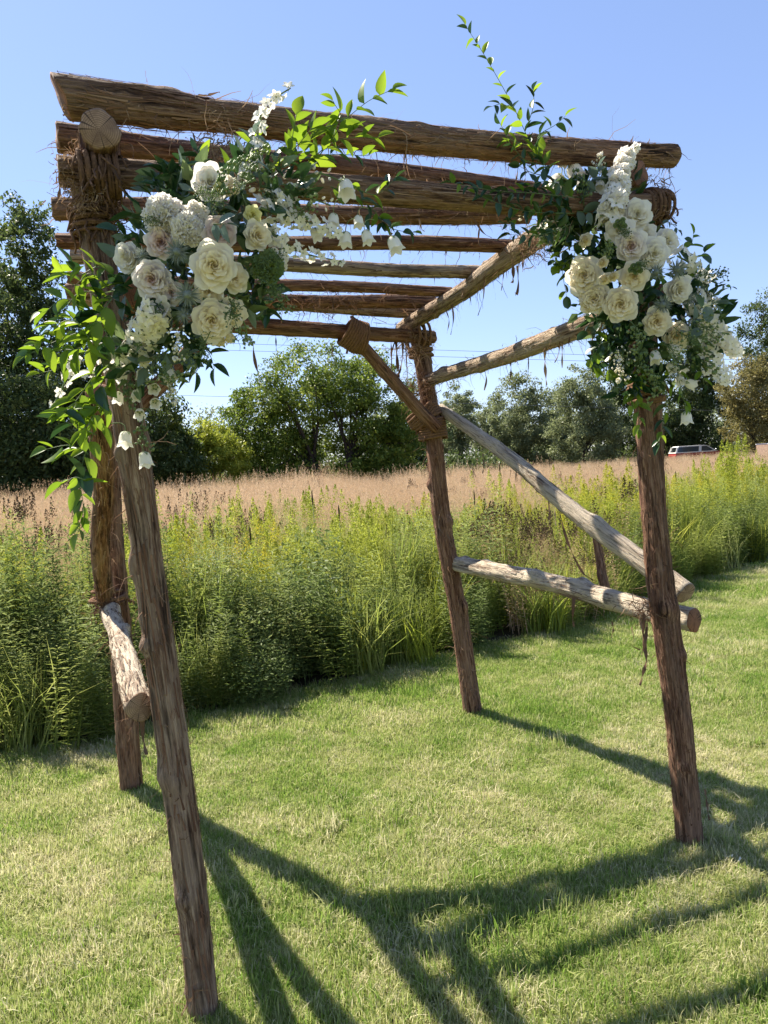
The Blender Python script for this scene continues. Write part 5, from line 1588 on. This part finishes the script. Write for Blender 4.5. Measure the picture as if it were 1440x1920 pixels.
# ------------------------------------------------------------------ trees
def leaf_cloud(C, R, n_per, size, rg, flat=.75):
    n_per = int(n_per * 1.35); R = R * 1.18
    """leaf faces spread round clump centres C with radii R"""
    K = len(C)
    n = K * n_per
    d = rg.normal(0, 1, (n, 3)); d /= np.linalg.norm(d, axis=1)[:, None]
    r = rg.random(n) ** .5
    c = np.repeat(C, n_per, 0) + d * (r * np.repeat(R, n_per))[:, None] * np.array([1, 1, flat])
    e = size * rg.uniform(.55, 1.35, n)
    r1 = rg.normal(0, 1, (n, 3)) + np.array([0, 0, -.3]); r1 /= np.linalg.norm(r1, axis=1)[:, None]
    r2 = np.cross(r1, rg.normal(0, 1, (n, 3)) + np.array([0, 0, 1.2])); r2 /= np.linalg.norm(r2, axis=1)[:, None] + 1e-9
    V = np.stack([c - r1 * e[:, None], c + r2 * (e * .45)[:, None], c + r1 * e[:, None], c - r2 * (e * .45)[:, None]], 1).reshape(-1, 3)
    F = (np.arange(n) * 4)[:, None] + np.arange(4)[None]
    tone = np.repeat(np.clip(np.repeat(rg.random(K), n_per) * .45 + rg.random(n) * .55, 0, 1), 4)
    return V, F, tone

def limb_path(a, b, rg, sag=.12, n=6):
    a = Vector(a); b = Vector(b)
    L = (b - a).length
    mid = a.lerp(b, .5) + Vector((rg.normal(0, sag * .5) * L, rg.normal(0, sag * .5) * L, rg.normal(.06, sag * .4) * L))
    return smooth_path([a, mid, b], n)

def tree(name, px, D, ellipsoids, n_clump, n_per, leaf, mat, label, cat='tree', clump_r=.55, trunks=((0, 0),), trunk_r=.16, seed=1, shell=.55, group=None, fork=.3, base_x=None, flat=.75):
    """ellipsoids: (dx, dy, z, rx, ry, rz) in metres round the foot of the tree"""
    rg = np.random.default_rng(seed)
    x0 = bx(px, D) if base_x is None else base_x
    root = empty(name, (x0, D, 0), label, cat, group)
    vol = np.array([e[3] * e[4] * e[5] for e in ellipsoids]) ** .8
    C = []
    for e, k in zip(ellipsoids, np.round(vol / vol.sum() * n_clump).astype(int)):
        d = rg.normal(0, 1, (k, 3)); d /= np.linalg.norm(d, axis=1)[:, None]
        r = shell + (1 - shell) * rg.random(k) ** .7
        r = np.where(rg.random(k) < .30, rg.random(k), r)
        C.append(np.array(e[:3]) + d * r[:, None] * np.array(e[3:]))
    C = np.concatenate(C)
    C = C[C[:, 2] > .3]
    R = clump_r * rg.uniform(.55, 1.35, len(C))
    V, F, tone = leaf_cloud(C, R, n_per, leaf, rg, flat)
    np_obj('crown', V, F, mat, root, att=tone)
    mb = MB()
    top = max(e[2] for e in ellipsoids)
    for (tx, lean) in trunks:
        fz = top * fork
        tp = limb_path((tx, 0, -.1), (tx + lean * fz, rg.normal(0, .1), fz), rg, .05, 7)
        tube(mb, tp, [trunk_r * (1.35 if i == 0 else 1.0) * (1 - .05 * i) for i in range(7)], 9)
        own = [c for c in C if len(trunks) == 1 or (c[0] - tx) * (1 if lean >= 0 else -1) > -.8]
        for k in range(min(len(own), 15)):
            c = own[rg.integers(len(own))]
            f = tp[rg.integers(4, 7)]
            lp = limb_path(f, c, rg, .16, 7)
            r0 = trunk_r * rg.uniform(.20, .42)
            tube(mb, lp, [r0 * (1 - .8 * i / 6) for i in range(7)], 5, cap=False)
    mb.obj('trunk', M['trunk'], root)
    return root

# left: tall dark trees
tree('tall_tree', -40, 30, [(0, 0, 9.5, 2.6, 2.4, 4.2), (.3, 0, 5.5, 3.0, 2.6, 3.2), (-.5, 0, 2.4, 3.2, 2.6, 2.2)], 300, 90, .105, M['tl_dark'], 'tallest dark leafy tree cut by the left edge of the photo', clump_r=.62, seed=1, trunk_r=.2)
tree('tall_tree', 92, 33, [(0, 0, 11.5, 1.5, 1.5, 3.0), (-.2, 0, 8.0, 2.0, 1.8, 2.8), (.2, 0, 4.2, 2.4, 2.0, 3.0)], 260, 85, .105, M['tl_dark'], 'slender tall tree with feathery open top left of the front left post', clump_r=.50, seed=2)
tree('leafy_tree', 262, 31, [(0, 0, 4.6, 1.9, 1.8, 3.0), (.6, 0, 2.2, 2.2, 1.8, 2.0)], 120, 85, .10, M['tl_dark'], 'dark round tree behind the front left post with its right side showing', clump_r=.6, seed=3)
tree('leafy_tree', 40, 26, [(0, 0, 3.0, 2.4, 1.6, 2.6), (1.5, 0, 1.6, 1.8, 1.4, 1.5)], 190, 90, .09, M['tl_dark'], 'low dark spreading tree under the tall trees at left', clump_r=.55, seed=4)
tree('leafy_tree', 175, 29, [(0, 0, 3.4, 2.0, 1.6, 3.0), (0, 0, 6.0, 1.3, 1.2, 2.2)], 110, 85, .10, M['tl_dark'], 'dark tree directly behind the rear left post', clump_r=.6, seed=5)
tree('leafy_tree', -170, 27, [(0, 0, 6, 2.4, 2.0, 4.6), (0, 0, 2.5, 2.8, 2.0, 2.4)], 110, 70, .12, M['tl_dark'], 'dark tree at the far left end of the tree line', clump_r=.7, seed=6)
tree('yellow_bush', 396, 33, [(.1, 0, 3.0, .9, .9, 1.4), (-.8, 0, 2.2, 1.0, 1.0, 1.2), (.8, 0, 2.1, 1.1, 1.0, 1.3)], 150, 85, .075, M['tl_yellow'], 'bright yellow green bush left of the central spreading tree', 'bush', clump_r=.36, seed=7, trunk_r=.06)
tree('green_bush', 318, 32, [(0, 0, 2.5, 1.6, 1.2, 1.9), (.8, 0, 1.7, 1.2, 1.0, 1.4)], 130, 80, .08, M['tl_mid'], 'mid green bush between the dark trees and the yellow bush', 'bush', clump_r=.42, seed=8, trunk_r=.06)
# centre: the spreading old tree
tree('spreading_tree', 618, 36, [(-2.6, 0, 4.4, 2.6, 2.4, 1.9), (-.4, 0, 5.6, 2.9, 2.6, 2.1), (2.1, 0, 4.8, 2.5, 2.4, 2.3), (-3.6, 0, 2.4, 2.0, 1.9, 1.3), (3.2, 0, 2.6, 2.0, 2.0, 1.8), (.2, 1.2, 2.6, 3.6, 1.8, 1.8), (-2.2, .4, 1.6, 2.6, 1.6, 1.2), (2.6, .4, 1.5, 2.0, 1.6, 1.2), (-4.6, 0, 3.7, 1.6, 1.6, 1.3), (3.9, 0, 3.2, 1.3, 1.6, 1.4), (-3.0, -1.2, 1.3, 1.8, 1.0, 1.1), (2.4, -1.2, 1.3, 1.8, 1.0, 1.1)], 720, 84, .085, M['tl_mid'],
     'broad spreading tree with two dark leaning trunks in the centre', clump_r=.52, trunks=((-.35, -.30), (.55, .28)), trunk_r=.24, seed=9, fork=.40)
tree('leafy_tree', 790, 44, [(0, 0, 2.8, 1.9, 1.6, 2.4), (-1.0, 0, 1.8, 1.5, 1.4, 1.6)], 110, 75, .10, M['tl_dark'], 'small dark tree behind the rear right post', clump_r=.5, seed=10)
# right: paler trees further off
tree('pale_tree', 868, 66, [(0, 0, 5.4, 1.9, 1.8, 3.4), (-1.0, 0, 3.2, 2.0, 1.8, 2.6)], 130, 75, .12, M['tl_grey'], 'pale feathery tree just right of the rear right post', clump_r=.55, seed=11, shell=.35)
tree('pale_tree', 975, 60, [(0, 0, 5.0, 2.4, 2.0, 3.3), (.4, 0, 2.4, 2.8, 2.2, 2.4)], 190, 80, .115, M['tl_grey'], 'rounded grey green tree beneath the side rail', clump_r=.6, seed=12)
tree('pale_tree', 1095, 54, [(0, 0, 5.2, 2.3, 2.0, 2.9), (.3, 0, 2.6, 3.0, 2.2, 2.6)], 200, 80, .11, M['tl_grey'], 'grey green tree with yellowish top left of the front right post', clump_r=.58, seed=13)
tree('pale_tree', 925, 70, [(0, 0, 4.2, 2.2, 1.8, 3.2), (0, 0, 2.2, 2.6, 1.8, 2.2)], 150, 75, .125, M['tl_grey'], 'low pale tree between the pale feathery tree and the rounded one', clump_r=.6, seed=31, shell=.35)
tree('pale_tree', 1035, 68, [(0, 0, 4.8, 2.2, 1.8, 3.0), (0, 0, 2.4, 2.6, 1.8, 2.4)], 150, 75, .125, M['tl_grey'], 'pale tree filling the gap right of the rounded grey green tree', clump_r=.6, seed=32, shell=.35)
tree('tall_tree', 1165, 64, [(0, 0, 8.2, 2.6, 2.2, 4.0), (0, 0, 4, 3.0, 2.4, 3.4)], 170, 80, .125, M['tl_dark'], 'dark tall tree directly behind the front right post', clump_r=.7, seed=14)
tree('tall_tree', 1300, 63, [(0, 0, 7.6, 2.8, 2.2, 4.2), (.4, 0, 3.6, 3.2, 2.4, 3.4)], 210, 80, .125, M['tl_dark'], 'dark tree behind the red car', clump_r=.7, seed=15)
tree('tall_tree', 1448, 60, [(0, 0, 9.6, 2.6, 2.2, 4.4), (.4, 0, 5, 3.2, 2.4, 4.0)], 230, 80, .12, M['tl_dark'], 'tallest dark tree cut by the right edge of the photo', clump_r=.7, seed=16)
tree('olive_tree', 1415, 51, [(0, 0, 5.0, 2.4, 2.0, 2.6), (.6, 0, 2.6, 2.8, 2.2, 2.4)], 190, 85, .095, M['tl_olive'], 'olive brown rounded tree at the right edge in front of the tallest', clump_r=.55, seed=17)
tree('leafy_tree', 1235, 61, [(0, 0, 2.6, 2.6, 1.6, 2.0), (2.2, 0, 2.2, 2.0, 1.5, 1.6)], 130, 70, .11, M['tl_dark'], 'low dark tree beside the red car', clump_r=.55, seed=18)
tree('leafy_tree', 1600, 52, [(0, 0, 6, 3, 2.2, 4.6), (0, 0, 2.5, 3.2, 2.2, 2.4)], 130, 70, .13, M['tl_dark'], 'dark tree beyond the right edge of the meadow', clump_r=.75, seed=19)

def far_woods():
    rg = np.random.default_rng(55)
    K = 900
    x = rg.uniform(-75, 85, K); y = rg.uniform(78, 96, K)
    hmax = 6.6 + 1.4 * np.sin(x * .21) + 1.2 * np.sin(x * .53 + 1)
    z = rg.random(K) ** .8 * hmax
    V, F, tone = leaf_cloud(np.stack([x, y, z], -1), rg.uniform(.9, 1.7, K), 70, .22, rg, .8)
    tag(np_obj('far_woods', V, F, M['tl_grey'], att=tone), kind='stuff')
far_woods()

# scrub along the back of the meadow
def scrub():
    rg = np.random.default_rng(56)
    K = 700
    x = rg.uniform(-30, 60, K); y = np.where(x < 8, rg.uniform(38, 46, K), rg.uniform(58, 72, K))
    z = rg.random(K) * np.where(x < 8, 1.7, 2.0)
    V, F, tone = leaf_cloud(np.stack([x, y, z], -1), rg.uniform(.5, .9, K), 60, .12, rg, .8)
    tag(np_obj('undergrowth', V, F, M['tl_dark'], att=tone), kind='stuff')
scrub()

# ------------------------------------------------------------------ the red car in the grass
M['car_red'] = plain('car_red', (.28, .020, .022), .35, .5)
M['car_white'] = plain('car_white', (.72, .70, .66), .4, .5)
M['car_glass'] = plain('car_glass', (.05, .06, .065), .12, .5)
M['chrome'] = plain('chrome', (.6, .6, .6), .25, .5, 1.0)
M['tyre'] = plain('tyre', (.02, .02, .02), .9, .2)
M['lamp_glass'] = plain('lamp_glass', (.75, .74, .68), .15, .6)

def extrude_profile(mb, prof, y0, y1, mi=0, inset=0.0):
    """outline in x,z swept from y0 to y1 with rounded long edges"""
    n = len(prof)
    c = np.mean(prof, 0)
    rows = [(y0, inset), (y0 + .06, 0.0), (y1 - .06, 0.0), (y1, inset)]
    V = []
    for y, ins in rows:
        for (x, z) in prof:
            dx, dz = x - c[0], z - c[1]
            V.append((c[0] + dx * (1 - ins), y, c[1] + dz * (1 - ins)))
    F = [[j * n + k, j * n + (k + 1) % n, (j + 1) * n + (k + 1) % n, (j + 1) * n + k] for j in range(3) for k in range(n)]
    F += [[k for k in range(n)][::-1], [3 * n + k for k in range(n)]]
    mb.add(V, F, mi)

def red_car():
    D = 56.0
    car = empty('parked_car', (bx(1312, D), D, 0), 'old red and white estate car half hidden in the tall grass', 'car')
    car.rotation_euler = (0, 0, -.06)
    def arch(cx):
        return [(cx + .36 * math.cos(a), .30 + .36 * math.sin(a)) for a in np.linspace(math.pi, 0, 9)]
    lower = [(-2.15, .32), *arch(-1.35), *arch(1.35), (2.15, .35), (2.2, .62), (2.15, .80), (1.1, .90), (.95, .92), (-2.1, .92), (-2.2, .70)]
    mb = MB(); extrude_profile(mb, lower, -.85, .85, 0, .02); mb.obj('body', M['car_red'], car, smooth=False)
    mb = MB(); extrude_profile(mb, [(-2.18, .90), (1.0, .905), (1.0, .965), (-2.16, .965)], -.862, .862, 0, .01); mb.obj('belt_trim', M['car_white'], car, smooth=False)
    roof = [(-1.95, 1.36), (-1.85, 1.43), (.05, 1.44), (.30, 1.40), (.30, 1.36)]
    mb = MB(); extrude_profile(mb, roof, -.68, .68, 0, .02); mb.obj('roof', M['car_white'], car, smooth=False)
    # pillars
    for y in (-.74, .74):
        for (x0, x1, w) in ((-2.08, -1.93, .06), (-.28, -.22, .10), (.92, .28, .05)):
            mb = MB()
            yt = y * .90
            V = [(x0 - w, y - .03, .96), (x0 + w, y - .03, .96), (x0 + w, y + .03, .96), (x0 - w, y + .03, .96), (x1 - w, yt - .03, 1.37), (x1 + w, yt - .03, 1.37), (x1 + w, yt + .03, 1.37), (x1 - w, yt + .03, 1.37)]
            mb.add(V, [[0, 1, 5, 4], [1, 2, 6, 5], [2, 3, 7, 6], [3, 0, 4, 7], [0, 3, 2, 1], [4, 5, 6, 7]])
            mb.obj('pillar', M['car_white'], car, smooth=False)
        for (a0, a1, b0, b1) in ((-2.0, -.39, -1.86, -.33), (-.17, .86, -.11, .22)):
            mb = MB(); yt = y * .905
            V = [(a0, y - .012, .965), (a1, y - .012, .965), (b1, yt - .012, 1.362), (b0, yt - .012, 1.362), (a0, y + .012, .965), (a1, y + .012, .965), (b1, yt + .012, 1.362), (b0, yt + .012, 1.362)]
            mb.add(V, [[0, 1, 2, 3], [7, 6, 5, 4], [0, 4, 5, 1], [2, 6, 7, 3], [1, 5, 6, 2], [0, 3, 7, 4]])
            mb.obj('window', M['car_glass'], car, smooth=False)
    mb = MB(); V = [(.98, -.70, .965), (.98, .70, .965), (.32, .62, 1.365), (.32, -.62, 1.365), (.95, -.70, .965), (.95, .70, .965), (.29, .62, 1.365), (.29, -.62, 1.365)]
    mb.add(V, [[0, 1, 2, 3], [7, 6, 5, 4], [0, 4, 5, 1], [2, 6, 7, 3], [1, 5, 6, 2], [0, 3, 7, 4]]); mb.obj('windscreen', M['car_glass'], car, smooth=False)
    for x in (-1.35, 1.35):
        for y in (-.74, .74):
            mb = MB(); tube(mb, [(x, y - .10, .31), (x, y + .10, .31)], .31, 20); w = mb.obj('wheel', M['tyre'], car)
            s_ = -1 if y < 0 else 1
            mb = MB(); tube(mb, [(x, y + s_ * .09, .31), (x, y + s_ * .115, .31)], .18, 14); mb.obj('rim', M['chrome'], w)
    for y in (-.55, .55):
        mb = MB(); tube(mb, [(2.12, y, .68), (2.22, y, .68)], .09, 12); mb.obj('headlight', M['lamp_glass'], car)
    mb = MB(); tube(mb, [(2.24, -.8, .48), (2.27, 0, .48), (2.24, .8, .48)], .05, 6); mb.obj('bumper', M['chrome'], car)
    mb = MB(); tube(mb, [(.85, -.86, .98), (.84, -.95, 1.03)], .02, 6); tube(mb, [(.80, -.97, 1.04), (.84, -.97, 1.04)], .09, 10); mb.obj('wing_mirror', M['chrome'], car)
red_car()

def trailer():
    D = 44.0
    M['trailer_wood'] = plain('trailer_wood', (.28, .19, .14), .8, .2, 0, .25, 8)
    t = empty('slatted_trailer', (bx(1459, D), D, 0), 'low slat sided trailer with pale rim at the right edge of the meadow', 'trailer')
    def box(name, x0, x1, y0, y1, z0, z1, mat):
        mb = MB()
        V = [(x, y, z) for z in (z0, z1) for y in (y0, y1) for x in (x0, x1)]
        mb.add(V, [[0, 2, 3, 1], [4, 5, 7, 6], [0, 1, 5, 4], [2, 6, 7, 3], [0, 4, 6, 2], [1, 3, 7, 5]])
        return mb.obj(name, mat, t, smooth=False)
    box('bed', -1.0, 1.6, -.7, .7, .55, .65, M['trailer_wood'])
    for y in (-.7, .7):
        box('rim', -1.02, 1.62, y - .035, y + .035, 1.27, 1.33, M['car_white'])
        for k in range(14):
            box('slat', -1.0 + k * .19, -.86 + k * .19, y - .02, y + .02, .65, 1.27, M['trailer_wood'])
    for x in (-.98, 1.58):
        box('end_board', x - .02, x + .02, -.66, .66, .65, 1.25, M['trailer_wood'])
    for y in (-.80, .80):
        mb = MB(); tube(mb, [(.3, y - .08, .3), (.3, y + .08, .3)], .3, 18); mb.obj('wheel', M['tyre'], t)
trailer()

# ------------------------------------------------------------------ overhead wires
M['wire'] = plain('wire', (.10, .11, .12), .5, .3)
for (pa, pb, lb) in (((405, 643), (935, 660), 'upper thin overhead wire crossing the sky behind the arbor'), ((405, 656), (935, 672), 'lower thin overhead wire crossing the sky behind the arbor'), ((330, 741), (400, 743), 'lowest short stretch of wire above the yellow bush')):
    a, b = at(*pa, 52), at(*pb, 52)
    d = b - a
    k = 3.0 if pa[1] < 700 else 14
    pts = [a - d * k + (b - a) * (2 * k + 1) * i / 24 for i in range(25)]
    mb = MB(); tube(mb, pts, .013, 5)
    tag(mb.obj('overhead_wire', M['wire']), lb, 'wire')

# a few white petals dropped on the lawn by the front right post
for k, (px, py) in enumerate([(1372, 1606), (1384, 1612)]):
    d = ray(px, py); t = (CAM_H - .03) / -d.z
    p = EYE + d * t
    o = link(bpy.data.objects.new('fallen_petal', ROSES[0][1][3]))
    o.material_slots[0].link = 'OBJECT'; o.material_slots[0].material = M['petal_white']
    o.matrix_world = Matrix.Translation(p) @ Matrix.Rotation(.9 + k, 4, 'Z') @ Matrix.Rotation(1.3, 4, 'X') @ Matrix.Diagonal((.02, .02, .02, 1)) @ Matrix.Translation((-.5, 0, 0))
    tag(o, ['white petal fallen on the lawn beside the foot of the front right post', 'second white petal on the lawn, the one further from the front right post'][k], 'petal', 'petals fallen on the lawn')
